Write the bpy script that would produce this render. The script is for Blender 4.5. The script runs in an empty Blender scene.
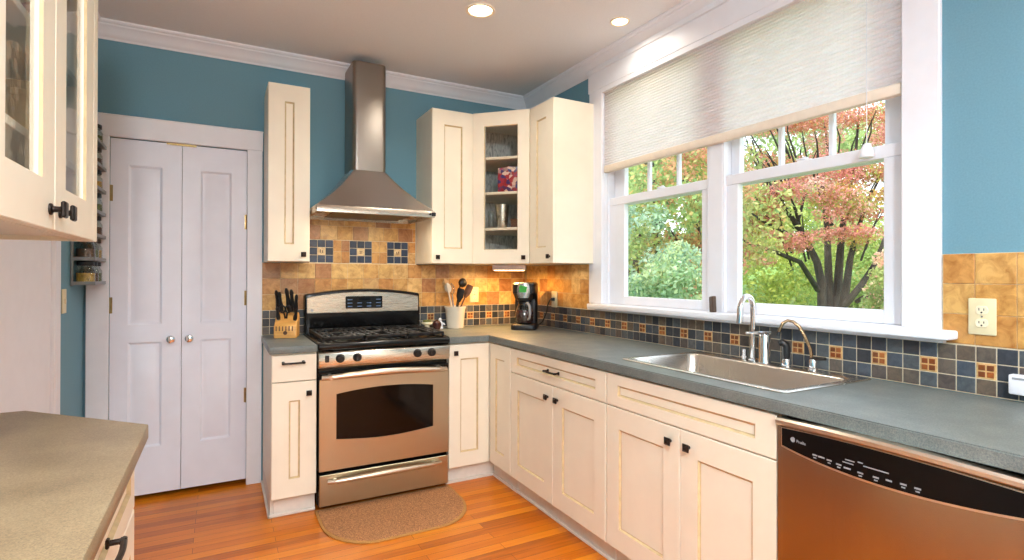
import bpy, bmesh, math, random
import numpy as np
from mathutils import Vector, Matrix
PI = math.pi
R = math.radians
C = bpy.context.scene.collection
rnd = random.Random(7)

# ------------------------------------------------------------------ materials
def lin(c):
    out = []
    for v in c:
        v = v / 255.0
        out.append(v / 12.92 if v <= 0.04045 else ((v + 0.055) / 1.055) ** 2.4)
    return (out[0], out[1], out[2], 1.0)

def new_mat(name):
    m = bpy.data.materials.new(name)
    m.use_nodes = True
    nt = m.node_tree
    return m, nt, nt.nodes['Principled BSDF']

def node(nt, typ, **kw):
    n = nt.nodes.new(typ)
    for k, v in kw.items():
        if k in n.inputs: n.inputs[k].default_value = v
        else: setattr(n, k, v)
    return n

def coords(nt, scale=(1, 1, 1), src='Object', rot=(0, 0, 0)):
    tc = node(nt, 'ShaderNodeTexCoord')
    mp = node(nt, 'ShaderNodeMapping')
    mp.inputs['Scale'].default_value = scale
    mp.inputs['Rotation'].default_value = rot
    nt.links.new(tc.outputs[src], mp.inputs['Vector'])
    return mp.outputs['Vector']

def ramp(nt, fac, stops):
    r = node(nt, 'ShaderNodeValToRGB')
    el = r.color_ramp.elements
    while len(el) > 1: el.remove(el[-1])
    el[0].position, el[0].color = stops[0]
    for p, c in stops[1:]:
        e = el.new(p); e.color = c
    nt.links.new(fac, r.inputs['Fac'])
    return r.outputs['Color']

def simple(name, rgb, rough=0.5, metal=0.0, var=0.04, nscale=30.0, bump=0.0, stretch=(1, 1, 1), coat=0.0, spec=0.5, aniso=0.0):
    """A surface whose colour wanders slightly with a noise; optional fine bump."""
    m, nt, b = new_mat(name)
    vec = coords(nt, stretch)
    n = node(nt, 'ShaderNodeTexNoise', Scale=nscale, Detail=4.0)
    nt.links.new(vec, n.inputs['Vector'])
    c = lin(rgb)
    lo = tuple(max(0, v * (1 - var * 2)) for v in c[:3]) + (1,)
    hi = tuple(min(1, v * (1 + var * 2)) for v in c[:3]) + (1,)
    col = ramp(nt, n.outputs['Fac'], [(0.3, lo), (0.7, hi)])
    nt.links.new(col, b.inputs['Base Color'])
    b.inputs['Roughness'].default_value = rough
    b.inputs['Metallic'].default_value = metal
    b.inputs['Specular IOR Level'].default_value = spec
    b.inputs['Coat Weight'].default_value = coat
    if aniso: b.inputs['Anisotropic'].default_value = aniso
    if bump:
        bp = node(nt, 'ShaderNodeBump', Strength=bump, Distance=0.002)
        nt.links.new(n.outputs['Fac'], bp.inputs['Height'])
        nt.links.new(bp.outputs['Normal'], b.inputs['Normal'])
    return m

def brushed(name, rgb, rough=0.3, stretch=(1, 1, 60), bump=0.02):
    m, nt, b = new_mat(name)
    vec = coords(nt, stretch)
    n = node(nt, 'ShaderNodeTexNoise', Scale=12.0, Detail=3.0)
    nt.links.new(vec, n.inputs['Vector'])
    c = lin(rgb)
    col = ramp(nt, n.outputs['Fac'], [(0.25, tuple(v * 0.96 for v in c[:3]) + (1,)), (0.75, c)])
    nt.links.new(col, b.inputs['Base Color'])
    b.inputs['Metallic'].default_value = 1.0
    mr = node(nt, 'ShaderNodeMapRange')
    mr.inputs['To Min'].default_value = rough - 0.02
    mr.inputs['To Max'].default_value = rough + 0.03
    nt.links.new(n.outputs['Fac'], mr.inputs['Value'])
    nt.links.new(mr.outputs['Result'], b.inputs['Roughness'])
    bp = node(nt, 'ShaderNodeBump', Strength=bump, Distance=0.001)
    nt.links.new(n.outputs['Fac'], bp.inputs['Height'])
    nt.links.new(bp.outputs['Normal'], b.inputs['Normal'])
    return m

def wood_floor():
    m, nt, b = new_mat('oak_floor')
    vec = coords(nt)
    br = node(nt, 'ShaderNodeTexBrick', Scale=1.0)
    br.offset = 0.37; br.offset_frequency = 2; br.squash = 1.0
    br.inputs['Brick Width'].default_value = 0.95
    br.inputs['Row Height'].default_value = 0.058
    br.inputs['Mortar Size'].default_value = 0.0009
    br.inputs['Mortar Smooth'].default_value = 0.2
    br.inputs['Bias'].default_value = 0.0
    br.inputs['Color1'].default_value = (0, 0, 0, 1)
    br.inputs['Color2'].default_value = (1, 1, 1, 1)
    br.inputs['Mortar'].default_value = (0.3, 0.3, 0.3, 1)
    nt.links.new(vec, br.inputs['Vector'])
    vec2 = coords(nt, (1.6, 26, 1))
    n1 = node(nt, 'ShaderNodeTexNoise', Scale=2.2, Detail=6.0, Roughness=0.62, Distortion=0.6)
    nt.links.new(vec2, n1.inputs['Vector'])
    add = node(nt, 'ShaderNodeMix', data_type='FLOAT')
    add.inputs[0].default_value = 0.45
    nt.links.new(n1.outputs['Fac'], add.inputs[2])
    nt.links.new(br.outputs['Color'], add.inputs[3])
    col = ramp(nt, add.outputs[0], [(0.14, lin((142, 70, 12))), (0.38, lin((196, 102, 16))), (0.6, lin((212, 118, 20))), (0.88, lin((230, 146, 36)))])
    mx = node(nt, 'ShaderNodeMix', data_type='RGBA')
    nt.links.new(br.outputs['Fac'], mx.inputs[0])
    nt.links.new(col, mx.inputs[6])
    mx.inputs[7].default_value = lin((92, 40, 14))
    nt.links.new(mx.outputs[2], b.inputs['Base Color'])
    b.inputs['Roughness'].default_value = 0.3
    b.inputs['Specular IOR Level'].default_value = 0.3
    b.inputs['Coat Weight'].default_value = 0.08
    b.inputs['Coat Roughness'].default_value = 0.18
    bp = node(nt, 'ShaderNodeBump', Strength=0.15, Distance=0.002)
    nt.links.new(add.outputs[0], bp.inputs['Height'])
    nt.links.new(bp.outputs['Normal'], b.inputs['Normal'])
    return m

def laminate(name, a, c, d):
    m, nt, b = new_mat(name)
    vec = coords(nt)
    n1 = node(nt, 'ShaderNodeTexNoise', Scale=330.0, Detail=3.0, Roughness=0.7)
    n2 = node(nt, 'ShaderNodeTexNoise', Scale=9.0, Detail=4.0)
    nt.links.new(vec, n1.inputs['Vector']); nt.links.new(vec, n2.inputs['Vector'])
    mx = node(nt, 'ShaderNodeMix', data_type='FLOAT'); mx.inputs[0].default_value = 0.3
    nt.links.new(n1.outputs['Fac'], mx.inputs[2]); nt.links.new(n2.outputs['Fac'], mx.inputs[3])
    col = ramp(nt, mx.outputs[0], [(0.34, lin(a)), (0.5, lin(c)), (0.66, lin(d))])
    nt.links.new(col, b.inputs['Base Color'])
    b.inputs['Roughness'].default_value = 0.42
    return m

def tile_mat(name, rough, nscale, lo, hi, bump=0.25):
    """Stone tile: each tile's own colour (attribute) times a mottled noise."""
    m, nt, b = new_mat(name)
    at = node(nt, 'ShaderNodeAttribute', attribute_name='Col')
    vec = coords(nt)
    n = node(nt, 'ShaderNodeTexNoise', Scale=nscale, Detail=6.0, Roughness=0.65, Distortion=0.8)
    nt.links.new(vec, n.inputs['Vector'])
    v = ramp(nt, n.outputs['Fac'], [(0.3, lo + (1,)), (0.62, hi + (1,))])
    mx = node(nt, 'ShaderNodeMix', data_type='RGBA', blend_type='MULTIPLY')
    mx.inputs[0].default_value = 1.0
    nt.links.new(at.outputs['Color'], mx.inputs[6]); nt.links.new(v, mx.inputs[7])
    nt.links.new(mx.outputs[2], b.inputs['Base Color'])
    b.inputs['Roughness'].default_value = rough
    bp = node(nt, 'ShaderNodeBump', Strength=bump, Distance=0.003)
    nt.links.new(n.outputs['Fac'], bp.inputs['Height'])
    nt.links.new(bp.outputs['Normal'], b.inputs['Normal'])
    return m

def glass_mat(name, tint=(1, 1, 1), boost=1.0, wav=0.0):
    """Thin pane: clear with Fresnel reflection."""
    m = bpy.data.materials.new(name); m.use_nodes = True
    nt = m.node_tree; nt.nodes.clear()
    out = node(nt, 'ShaderNodeOutputMaterial')
    tr = node(nt, 'ShaderNodeBsdfTransparent'); tr.inputs['Color'].default_value = tint + (1,)
    gl = node(nt, 'ShaderNodeBsdfGlossy', Roughness=0.02)
    lw = node(nt, 'ShaderNodeLayerWeight', Blend=0.5)
    pw = node(nt, 'ShaderNodeMath', operation='POWER'); pw.inputs[1].default_value = 5.0
    nt.links.new(lw.outputs['Facing'], pw.inputs[0])
    mu = node(nt, 'ShaderNodeMath', operation='MULTIPLY_ADD', use_clamp=True); mu.inputs[1].default_value = 0.94 * boost; mu.inputs[2].default_value = 0.035 * boost
    nt.links.new(pw.outputs[0], mu.inputs[0])
    mx = node(nt, 'ShaderNodeMixShader')
    nt.links.new(mu.outputs[0], mx.inputs['Fac'])
    nt.links.new(tr.outputs[0], mx.inputs[1]); nt.links.new(gl.outputs[0], mx.inputs[2])
    if wav:
        n = node(nt, 'ShaderNodeTexNoise', Scale=wav, Detail=2.0)
        nt.links.new(coords(nt), n.inputs['Vector'])
        bp = node(nt, 'ShaderNodeBump', Strength=0.3, Distance=0.003)
        nt.links.new(n.outputs['Fac'], bp.inputs['Height']); nt.links.new(bp.outputs['Normal'], gl.inputs['Normal'])
    nt.links.new(mx.outputs[0], out.inputs['Surface'])
    return m

def emis(name, rgb, strength):
    m, nt, b = new_mat(name)
    b.inputs['Base Color'].default_value = lin(rgb)
    n = node(nt, 'ShaderNodeTexNoise', Scale=20.0)
    nt.links.new(coords(nt), n.inputs['Vector'])
    c = lin(rgb)
    nt.links.new(ramp(nt, n.outputs['Fac'], [(0, tuple(v * .96 for v in c[:3]) + (1,)), (1, c)]), b.inputs['Emission Color'])
    b.inputs['Emission Strength'].default_value = strength
    return m

def leaf_mat(name):
    m = bpy.data.materials.new(name); m.use_nodes = True
    nt = m.node_tree; nt.nodes.clear()
    out = node(nt, 'ShaderNodeOutputMaterial')
    at = node(nt, 'ShaderNodeAttribute', attribute_name='Col')
    d = node(nt, 'ShaderNodeBsdfDiffuse'); t = node(nt, 'ShaderNodeBsdfTranslucent')
    nt.links.new(at.outputs['Color'], d.inputs['Color']); nt.links.new(at.outputs['Color'], t.inputs['Color'])
    mx = node(nt, 'ShaderNodeMixShader'); mx.inputs['Fac'].default_value = 0.45
    nt.links.new(d.outputs[0], mx.inputs[1]); nt.links.new(t.outputs[0], mx.inputs[2])
    nt.links.new(mx.outputs[0], out.inputs['Surface'])
    return m

def fabric_shade():
    m = bpy.data.materials.new('pleated_fabric'); m.use_nodes = True
    nt = m.node_tree; nt.nodes.clear()
    out = node(nt, 'ShaderNodeOutputMaterial')
    n = node(nt, 'ShaderNodeTexNoise', Scale=400.0, Detail=2.0)
    nt.links.new(coords(nt), n.inputs['Vector'])
    col = ramp(nt, n.outputs['Fac'], [(0.3, lin((246, 241, 241))), (0.7, lin((251, 248, 248)))])
    d = node(nt, 'ShaderNodeBsdfDiffuse'); t = node(nt, 'ShaderNodeBsdfTranslucent')
    nt.links.new(col, d.inputs['Color']); nt.links.new(col, t.inputs['Color'])
    mx = node(nt, 'ShaderNodeMixShader'); mx.inputs['Fac'].default_value = 0.74
    nt.links.new(d.outputs[0], mx.inputs[1]); nt.links.new(t.outputs[0], mx.inputs[2])
    nt.links.new(mx.outputs[0], out.inputs['Surface'])
    return m

M = dict(
    teal=simple('teal_paint', (103, 146, 162), 0.7, var=0.03, nscale=180, bump=0.15),
    palewall=simple('pale_wall_paint', (216, 206, 188), 0.7, var=0.02),
    ceil=simple('ceiling_paint', (232, 233, 235), 0.85, var=0.01, nscale=120, bump=0.1),
    white=simple('white_trim', (230, 231, 237), 0.42, var=0.008, nscale=14),
    door=simple('white_door_paint', (226, 229, 240), 0.4, var=0.01, nscale=10),
    cream=simple('cream_lacquer', (238, 228, 207), 0.42, var=0.012, nscale=8),
    glaze=simple('tan_glaze', (206, 183, 140), 0.5, var=0.06, nscale=30),
    kick=simple('kick_paint', (222, 215, 204), 0.5, var=0.02),
    inside=simple('cabinet_inside', (226, 212, 188), 0.5, var=0.02),
    bronze=simple('oil_rubbed_bronze', (46, 38, 34), 0.38, 0.7, var=0.1, nscale=60),
    steel=brushed('stainless_vertical', (194, 188, 168), 0.3, (60, 60, 1)),
    steelh=brushed('stainless_horizontal', (202, 192, 176), 0.27, (1, 1, 60), 0.003),
    hoodsteel=brushed('hood_stainless', (206, 200, 195), 0.26, (50, 50, 1), 0.006),
    chimneysteel=brushed('chimney_stainless', (150, 142, 134), 0.36, (1, 1, 40), 0.01),
    handle=simple('satin_steel_handle', (216, 202, 184), 0.34, 1.0, var=0.03),
    chrome=simple('chrome', (226, 226, 228), 0.06, 1.0, var=0.01),
    dwsteel=brushed('dishwasher_stainless', (166, 150, 132), 0.25, (8, 8, .2), 0.004),  # range stainless made darker, its dark reflections put into the colour
    sink=brushed('sink_steel', (226, 220, 210), 0.26, (1, 30, 1)),
    black=simple('black_enamel', (8, 8, 9), 0.2, var=0.1, spec=0.35),
    panelblack=simple('black_panel', (7, 7, 8), 0.3, var=0.1, spec=0.18),
    blackm=simple('black_plastic', (20, 20, 22), 0.4, var=0.1),
    iron=simple('cast_iron', (13, 13, 15), 0.42, 0.2, var=0.15, nscale=120, bump=0.3),
    ovenglass=simple('oven_glass', (10, 8, 8), 0.08, var=0.1, spec=0.28),
    greyplastic=simple('grey_print', (150, 152, 156), 0.5),
    bluelight=simple('blue_print', (86, 112, 150), 0.4),
    floor=wood_floor(),
    lam=laminate('green_grey_laminate', (82, 90, 90), (106, 113, 110), (132, 136, 130)),
    lamL=laminate('warm_lit_laminate', (112, 95, 72), (140, 119, 90), (163, 142, 110)),  # same laminate as lam, with warm light painted into the colour
    trav=tile_mat('travertine', 0.32, 22, (0.62, 0.47, 0.32), (1.08, 1.06, 1.02)),
    slate=tile_mat('slate_mosaic', 0.3, 40, (0.62, 0.62, 0.66), (1.15, 1.1, 1.05)),
    grout=simple('sand_grout', (222, 206, 176), 0.85, var=0.05, nscale=80),
    rug=simple('brown_rug', (168, 116, 74), 0.95, var=0.3, nscale=170, bump=0.8),
    rugb=simple('rug_binding', (176, 126, 66), 0.9, var=0.1, nscale=200),
    wood=simple('block_wood', (214, 158, 84), 0.45, var=0.08, nscale=6, stretch=(1, 1, 14)),
    wooddark=simple('spoon_wood', (96, 62, 40), 0.6, var=0.15, nscale=10, stretch=(1, 1, 8)),
    woodlight=simple('light_spoon_wood', (206, 166, 116), 0.6, var=0.1, nscale=10, stretch=(1, 1, 8)),
    crock=simple('glazed_white_crock', (208, 201, 186), 0.25, var=0.02, nscale=9),
    green=simple('green_sticker', (62, 168, 66), 0.35, var=0.05),
    silver=simple('silver_plastic', (186, 188, 186), 0.25, 0.8, var=0.03),
    almond=simple('almond_plastic', (222, 208, 168), 0.4, var=0.02),
    outletface=simple('outlet_face', (232, 222, 192), 0.35, var=0.02),
    glass=glass_mat('clear_pane', (0.97, 0.985, 0.98), 1.0),
    cabglass=glass_mat('cabinet_glass', (0.98, 0.985, 0.98), 0.8, 18.0),
    jar=glass_mat('jar_glass', (0.93, 0.95, 0.93), 1.2),
    shade=fabric_shade(),
    shaderail=simple('shade_rail', (228, 214, 196), 0.5, var=0.02),
    bark=simple('dark_bark', (62, 55, 49), 0.9, var=0.25, nscale=14, stretch=(1, 1, .3), bump=0.8),
    leaf=leaf_mat('leaves'),
    lawn=simple('lawn_grass', (120, 150, 52), 0.95, var=0.3, nscale=5, bump=0.6),
    mulch=simple('mulch', (124, 84, 58), 0.95, var=0.3, nscale=16, bump=0.6),
    lampglow=emis('downlight_glow', (255, 226, 176), 9.0),
    ledglow=emis('under_cabinet_glow', (255, 214, 150), 10.0),
    hoodglow=emis('hood_lamp_glow', (255, 226, 180), 5.0),
    lampcan=simple('downlight_can', (240, 226, 204), 0.4),
    lightbody=simple('light_body', (226, 214, 222), 0.4),
    red=simple('red_glaze', (150, 34, 30), 0.3, var=0.1),
    tan=simple('tan_tin', (200, 166, 108), 0.4, var=0.1),
    spice1=simple('yellow_spice', (190, 146, 60), 0.8, var=0.2, nscale=80),
    spice2=simple('brown_spice', (96, 58, 34), 0.8, var=0.2, nscale=80),
    spice3=simple('green_spice', (104, 110, 62), 0.8, var=0.2, nscale=80),
    brasshinge=simple('aged_brass', (150, 128, 84), 0.35, 0.9, var=0.1),
    rackmetal=simple('grey_rack', (132, 132, 130), 0.4, 0.5, var=0.05),
    closetshade=simple('closet_shade', (40, 36, 34), 0.9),  # shade behind the closet doors, painted into the backing colour
    brownblock=simple('brown_block', (66, 46, 30), 0.5, var=0.1),
    filterm=simple('hood_filter', (92, 86, 80), 0.4, 0.9, var=0.1, nscale=200, bump=0.4),
    bronzewater=simple('warm_nickel', (150, 122, 92), 0.18, 1.0, var=0.05),
    maroon=simple('dark_maroon_glass', (64, 34, 34), 0.2, var=0.1),
)

def seeded_back():
    m, nt, b = new_mat('crackled_grey_back')
    v = node(nt, 'ShaderNodeTexVoronoi', Scale=70.0); v.feature = 'DISTANCE_TO_EDGE'
    n = node(nt, 'ShaderNodeTexNoise', Scale=26.0, Detail=3.0, Distortion=2.5)
    vec = coords(nt, (1, 1, .35))
    nt.links.new(vec, v.inputs['Vector']); nt.links.new(vec, n.inputs['Vector'])
    col = ramp(nt, n.outputs['Fac'], [(0.3, lin((176, 176, 172))), (0.5, lin((232, 231, 225))), (0.7, lin((250, 248, 242)))])
    nt.links.new(col, b.inputs['Base Color'])
    b.inputs['Roughness'].default_value = 0.5
    return m
M['crackle'] = seeded_back()

def tin_print():
    m, nt, b = new_mat('printed_tin')
    v = node(nt, 'ShaderNodeTexVoronoi', Scale=45.0)
    nt.links.new(coords(nt), v.inputs['Vector'])
    s = node(nt, 'ShaderNodeSeparateColor'); nt.links.new(v.outputs['Color'], s.inputs[0])
    col = ramp(nt, s.outputs[0], [(0.0, lin((140, 30, 38))), (0.35, lin((176, 44, 44))), (0.5, lin((44, 56, 120))), (0.68, lin((90, 40, 80))), (0.85, lin((222, 190, 170)))])
    nt.links.new(col, b.inputs['Base Color']); b.inputs['Roughness'].default_value = 0.3
    return m
M['tin'] = tin_print()

# ------------------------------------------------------------------ mesh builder
class B:
    """Collects shapes; build() links them as ONE mesh object."""
    def __init__(s, X=None):
        s.bm = bmesh.new(); s.X = X; s.mi = 0
    def _merge(s, t, X=None):
        for f in t.faces: f.material_index = s.mi
        if X is not None: t.transform(X)
        me = bpy.data.meshes.new('tmp'); t.to_mesh(me); t.free()
        s.bm.from_mesh(me); bpy.data.meshes.remove(me)
        return s
    def box(s, x0, x1, y0, y1, z0, z1, bev=0.0, seg=1, X=None):
        t = bmesh.new()
        bmesh.ops.create_cube(t, size=1.0)
        x0, x1 = min(x0, x1), max(x0, x1); y0, y1 = min(y0, y1), max(y0, y1); z0, z1 = min(z0, z1), max(z0, z1)
        for v in t.verts:
            v.co = ((x0 + x1) / 2 + v.co.x * (x1 - x0), (y0 + y1) / 2 + v.co.y * (y1 - y0), (z0 + z1) / 2 + v.co.z * (z1 - z0))
        if bev:
            bmesh.ops.bevel(t, geom=t.edges[:], offset=bev, segments=seg, affect='EDGES', profile=0.5)
        return s._merge(t, X)
    def prism(s, poly, axis, a, b, bev=0.0, seg=1, X=None):
        """poly in the two other axes (x:(y,z) y:(x,z) z:(x,y)), extruded a..b."""
        t = bmesh.new()
        def P(p, w):
            return {'x': (w, p[0], p[1]), 'y': (p[0], w, p[1]), 'z': (p[0], p[1], w)}[axis]
        v0 = [t.verts.new(P(p, a)) for p in poly]; v1 = [t.verts.new(P(p, b)) for p in poly]
        n = len(poly)
        t.faces.new(v0); t.faces.new(v1[::-1])
        for i in range(n): t.faces.new((v0[i], v0[(i + 1) % n], v1[(i + 1) % n], v1[i]))
        bmesh.ops.recalc_face_normals(t, faces=t.faces[:])
        if bev: bmesh.ops.bevel(t, geom=t.edges[:], offset=bev, segments=seg, affect='EDGES', profile=0.5)
        return s._merge(t, X)
    def loft(s, rings, cap0=True, cap1=True, X=None, closed=True):
        t = bmesh.new()
        rv = [[t.verts.new(p) for p in r] for r in rings]
        n = len(rings[0])
        for a, b in zip(rv, rv[1:]):
            for i in range(n if closed else n - 1):
                t.faces.new((a[i], a[(i + 1) % n], b[(i + 1) % n], b[i]))
        if cap0: t.faces.new(rv[0][::-1])
        if cap1: t.faces.new(rv[-1])
        if cap0 and cap1: bmesh.ops.recalc_face_normals(t, faces=t.faces[:])
        return s._merge(t, X)
    def lathe(s, prof, c=(0, 0, 0), n=24, axis='z', X=None, a0=0.0, cap0=True, cap1=True):
        rings = []
        for r, h in prof:
            ring = []
            for i in range(n):
                a = a0 + 2 * PI * i / n
                u, v = r * math.cos(a), r * math.sin(a)
                p = {'z': (u, v, h), 'y': (u, h, v), 'x': (h, u, v)}[axis]
                ring.append((p[0] + c[0], p[1] + c[1], p[2] + c[2]))
            rings.append(ring)
        return s.loft(rings, cap0, cap1, X)
    def cyl(s, p0, p1, r0, r1=None, n=16, X=None):
        return s.tube([p0, p1], [r0, r0 if r1 is None else r1], n, X)
    def tube(s, pts, r, n=10, X=None):
        pts = [Vector(p) for p in pts]
        rs = r if isinstance(r, (list, tuple)) else [r] * len(pts)
        rings = []; up = None
        for i, p in enumerate(pts):
            d = (pts[min(i + 1, len(pts) - 1)] - pts[max(i - 1, 0)]).normalized()
            if up is None:
                up = Vector((0, 0, 1)) if abs(d.z) < 0.9 else Vector((1, 0, 0))
            u = (up - d * up.dot(d)).normalized(); up = u
            v = d.cross(u)
            rings.append([p + (u * math.cos(2 * PI * k / n) + v * math.sin(2 * PI * k / n)) * rs[i] for k in range(n)])
        return s.loft(rings, True, True, X)
    def quad(s, pts, X=None):
        t = bmesh.new(); t.faces.new([t.verts.new(p) for p in pts]); return s._merge(t, X)
    def build(s, name, mat, parent=None, angle=35, loc=None):
        if s.X is not None: s.bm.transform(s.X)
        if loc is not None: s.bm.transform(Matrix.Translation(-Vector(loc)))
        me = bpy.data.meshes.new(name); s.bm.to_mesh(me); s.bm.free()
        for m in (mat if isinstance(mat, (list, tuple)) else [mat]): me.materials.append(M[m] if isinstance(m, str) else m)
        me.shade_smooth(); me.set_sharp_from_angle(angle=R(angle))
        o = bpy.data.objects.new(name, me); C.objects.link(o)
        if parent is not None: o.parent = parent
        if loc is not None: o.location = loc
        return o

def tag(o, label=None, cat=None, group=None, kind=None):
    if label: o['label'] = label
    if cat: o['category'] = cat
    if group: o['group'] = group
    if kind: o['kind'] = kind
    return o

def thing(name, label, cat, loc=(0, 0, 0), rz=0.0, group=None):
    o = bpy.data.objects.new(name, None); C.objects.link(o)
    o.location = loc; o.rotation_euler = (0, 0, rz); o.empty_display_size = 0.05
    return tag(o, label, cat, group)

def dup(o, parent=None):
    c = o.copy(); C.objects.link(c)
    if parent is not None: c.parent = parent
    for ch in [x for x in bpy.data.objects if x.parent == o]: dup(ch, c)
    return c

def struct(b, name, mat, label=None, angle=35):
    return tag(b.build(name, mat, angle=angle), label, None, None, 'structure')

def rect(x0, x1, z0, z1, y): return [(x0, y, z0), (x1, y, z0), (x1, y, z1), (x0, y, z1)]

def shaker(b, x0, x1, z0, z1, yf, t=0.02, st=0.075, ra=0.085, open_=False, deep=0.008, bev=0.006, paint=0, glaze=1, panel=None):
    """Framed door facing -y with a recessed panel and a tan-glazed inner edge."""
    rings = [rect(x0, x1, z0, z1, yf + t), rect(x0, x1, z0, z1, yf + .002), rect(x0 + .002, x1 - .002, z0 + .002, z1 - .002, yf),
             rect(x0 + st, x1 - st, z0 + ra, z1 - ra, yf)]
    b.mi = paint
    b.loft(rings, not open_, False)
    i0 = rect(x0 + st, x1 - st, z0 + ra, z1 - ra, yf)
    if open_:
        ib = rect(x0 + st, x1 - st, z0 + ra, z1 - ra, yf + t)
        b.mi = glaze; b.loft([i0, rect(x0 + st + .004, x1 - st - .004, z0 + ra + .004, z1 - ra - .004, yf + .006)], False, False)
        b.mi = paint; b.loft([rect(x0 + st + .004, x1 - st - .004, z0 + ra + .004, z1 - ra - .004, yf + .006), rect(x0 + st + .004, x1 - st - .004, z0 + ra + .004, z1 - ra - .004, yf + t), ], False, False)
        b.loft([rect(x0 + st + .004, x1 - st - .004, z0 + ra + .004, z1 - ra - .004, yf + t), rect(x0, x1, z0, z1, yf + t)], False, False)
        return
    i1 = rect(x0 + st + bev, x1 - st - bev, z0 + ra + bev, z1 - ra - bev, yf + deep)
    i2 = rect(x0 + st + bev + .003, x1 - st - bev - .003, z0 + ra + bev + .003, z1 - ra - bev - .003, yf + deep)
    b.mi = glaze; b.loft([i0, i1], False, False); b.loft([i1, i2], False, False)
    b.mi = paint if panel is None else panel; b.quad(i2)
    b.mi = paint

def knob(parent, x, z, yf, s=0.028):
    b = B()
    b.cyl((x, yf, z), (x, yf - .014, z), .006, .008, 10)
    h = s / 2
    b.loft([[(x - h * .7, yf - .012, z - h * .7), (x + h * .7, yf - .012, z - h * .7), (x + h * .7, yf - .012, z + h * .7), (x - h * .7, yf - .012, z + h * .7)],
            [(x - h, yf - .017, z - h), (x + h, yf - .017, z - h), (x + h, yf - .017, z + h), (x - h, yf - .017, z + h)],
            [(x - h, yf - .021, z - h), (x + h, yf - .021, z - h), (x + h, yf - .021, z + h), (x - h, yf - .021, z + h)],
            [(x - h * .45, yf - .027, z - h * .45), (x + h * .45, yf - .027, z - h * .45), (x + h * .45, yf - .027, z + h * .45), (x - h * .45, yf - .027, z + h * .45)]])
    return tag(b.build('knob', 'bronze', parent), 'dark bronze square knob')

def pull(parent, x, z, yf, w=0.1):
    b = B()
    for s in (-1, 1):
        b.box(x + s * w / 2 - .007, x + s * w / 2 + .007, yf - .006, yf, z - .009, z + .009, .002)
        b.cyl((x + s * w / 2, yf, z), (x + s * w / 2, yf - .028, z), .0055, .0055, 10)
        b.box(x + s * w / 2 - .006, x + s * w / 2 + .006, yf - .033, yf - .021, z - .006, z + .006, .002)
    pts = [(x - w / 2 - .008 + (w + .016) * k / 8, yf - .027 - .004 * math.sin(PI * k / 8), z) for k in range(9)]
    b.tube(pts, .0055, 8)
    return tag(b.build('pull', 'bronze', parent), 'dark bronze bar pull')

# ------------------------------------------------------------------ camera
CX, CY, CZ = -2.1408, -3.7063, 1.2928
yaw, pit, rol = R(28.4671), R(0.2296), R(0.1465)
fw = Vector((math.sin(yaw) * math.cos(pit), math.cos(yaw) * math.cos(pit), math.sin(pit)))
rt = Vector((math.cos(yaw), -math.sin(yaw), 0)); up = rt.cross(fw)
r2 = rt * math.cos(rol) + up * math.sin(rol); u2 = -rt * math.sin(rol) + up * math.cos(rol)
cam = bpy.data.cameras.new('camera'); co = bpy.data.objects.new('camera', cam); C.objects.link(co)
co.matrix_world = Matrix(((r2.x, u2.x, -fw.x, CX), (r2.y, u2.y, -fw.y, CY), (r2.z, u2.z, -fw.z, CZ), (0, 0, 0, 1)))
cam.sensor_fit = 'HORIZONTAL'; cam.sensor_width = 36.0; cam.lens = 537.254 / 1024 * 36.0
cam.shift_y = -6.6 / 1024; cam.clip_start = 0.05; cam.clip_end = 300
bpy.context.scene.camera = co

# ------------------------------------------------------------------ room shell
XL, YF, H = -2.80, -6.2, 2.69
WY0, WY1, WZ0, WZ1 = -2.69, -0.985, 1.09, 2.485       # window opening
DX0, DX1, DZ = -2.69, -1.996, 2.066                   # closet opening
b = B(); b.box(XL - .15, .18, YF - .15, .25, -.12, 0); struct(b, 'floor', 'floor', 'orange oak strip floor')
b = B(); b.box(XL - .15, .18, YF - .15, .25, H, H + .12); struct(b, 'ceiling', 'ceil', 'pale warm grey ceiling')
b = B()
b.box(XL - .15, DX0, 0, .15, 0, H); b.box(DX1, .18, 0, .15, 0, H); b.box(DX0, DX1, 0, .15, DZ, H)
b.mi = 1; b.box(XL - .15, .18, .15, .25, 0, H)
struct(b, 'wall_back', ['teal', 'closetshade'], 'teal wall behind the range')
b = B()
b.box(0, .18, WY1, 0, 0, H); b.box(0, .18, YF, WY0, 0, H); b.box(0, .18, WY0, WY1, 0, WZ0); b.box(0, .18, WY0, WY1, WZ1, H)
struct(b, 'wall_right', 'teal', 'teal wall around the window')
b = B(); b.box(XL - .15, XL, YF, 0, 0, H); struct(b, 'wall_left', 'teal', 'teal wall on the left')
b = B(); b.box(XL - .15, .18, YF - .15, YF, 0, H); struct(b, 'wall_front', 'palewall')

# crown moulding, mitred round the back and right walls
prof = [(0, -.088), (.006, -.088), (.010, -.078), (.016, -.074), (.026, -.058), (.044, -.036), (.060, -.026), (.064, -.018), (.074, -.016), (.080, -.008), (.080, 0), (0, 0)]
b = B()
def crown_ring(x, y, dx, dy): return [(x + dx * o, y + dy * o, H + z) for o, z in prof]
b.loft([crown_ring(XL, YF, 1, 0), crown_ring(XL, 0, 1, -1), crown_ring(0, 0, -1, -1), crown_ring(0, YF, -1, 0)], True, True)
struct(b, 'trim_1', 'white', 'white crown moulding', 25)

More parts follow.
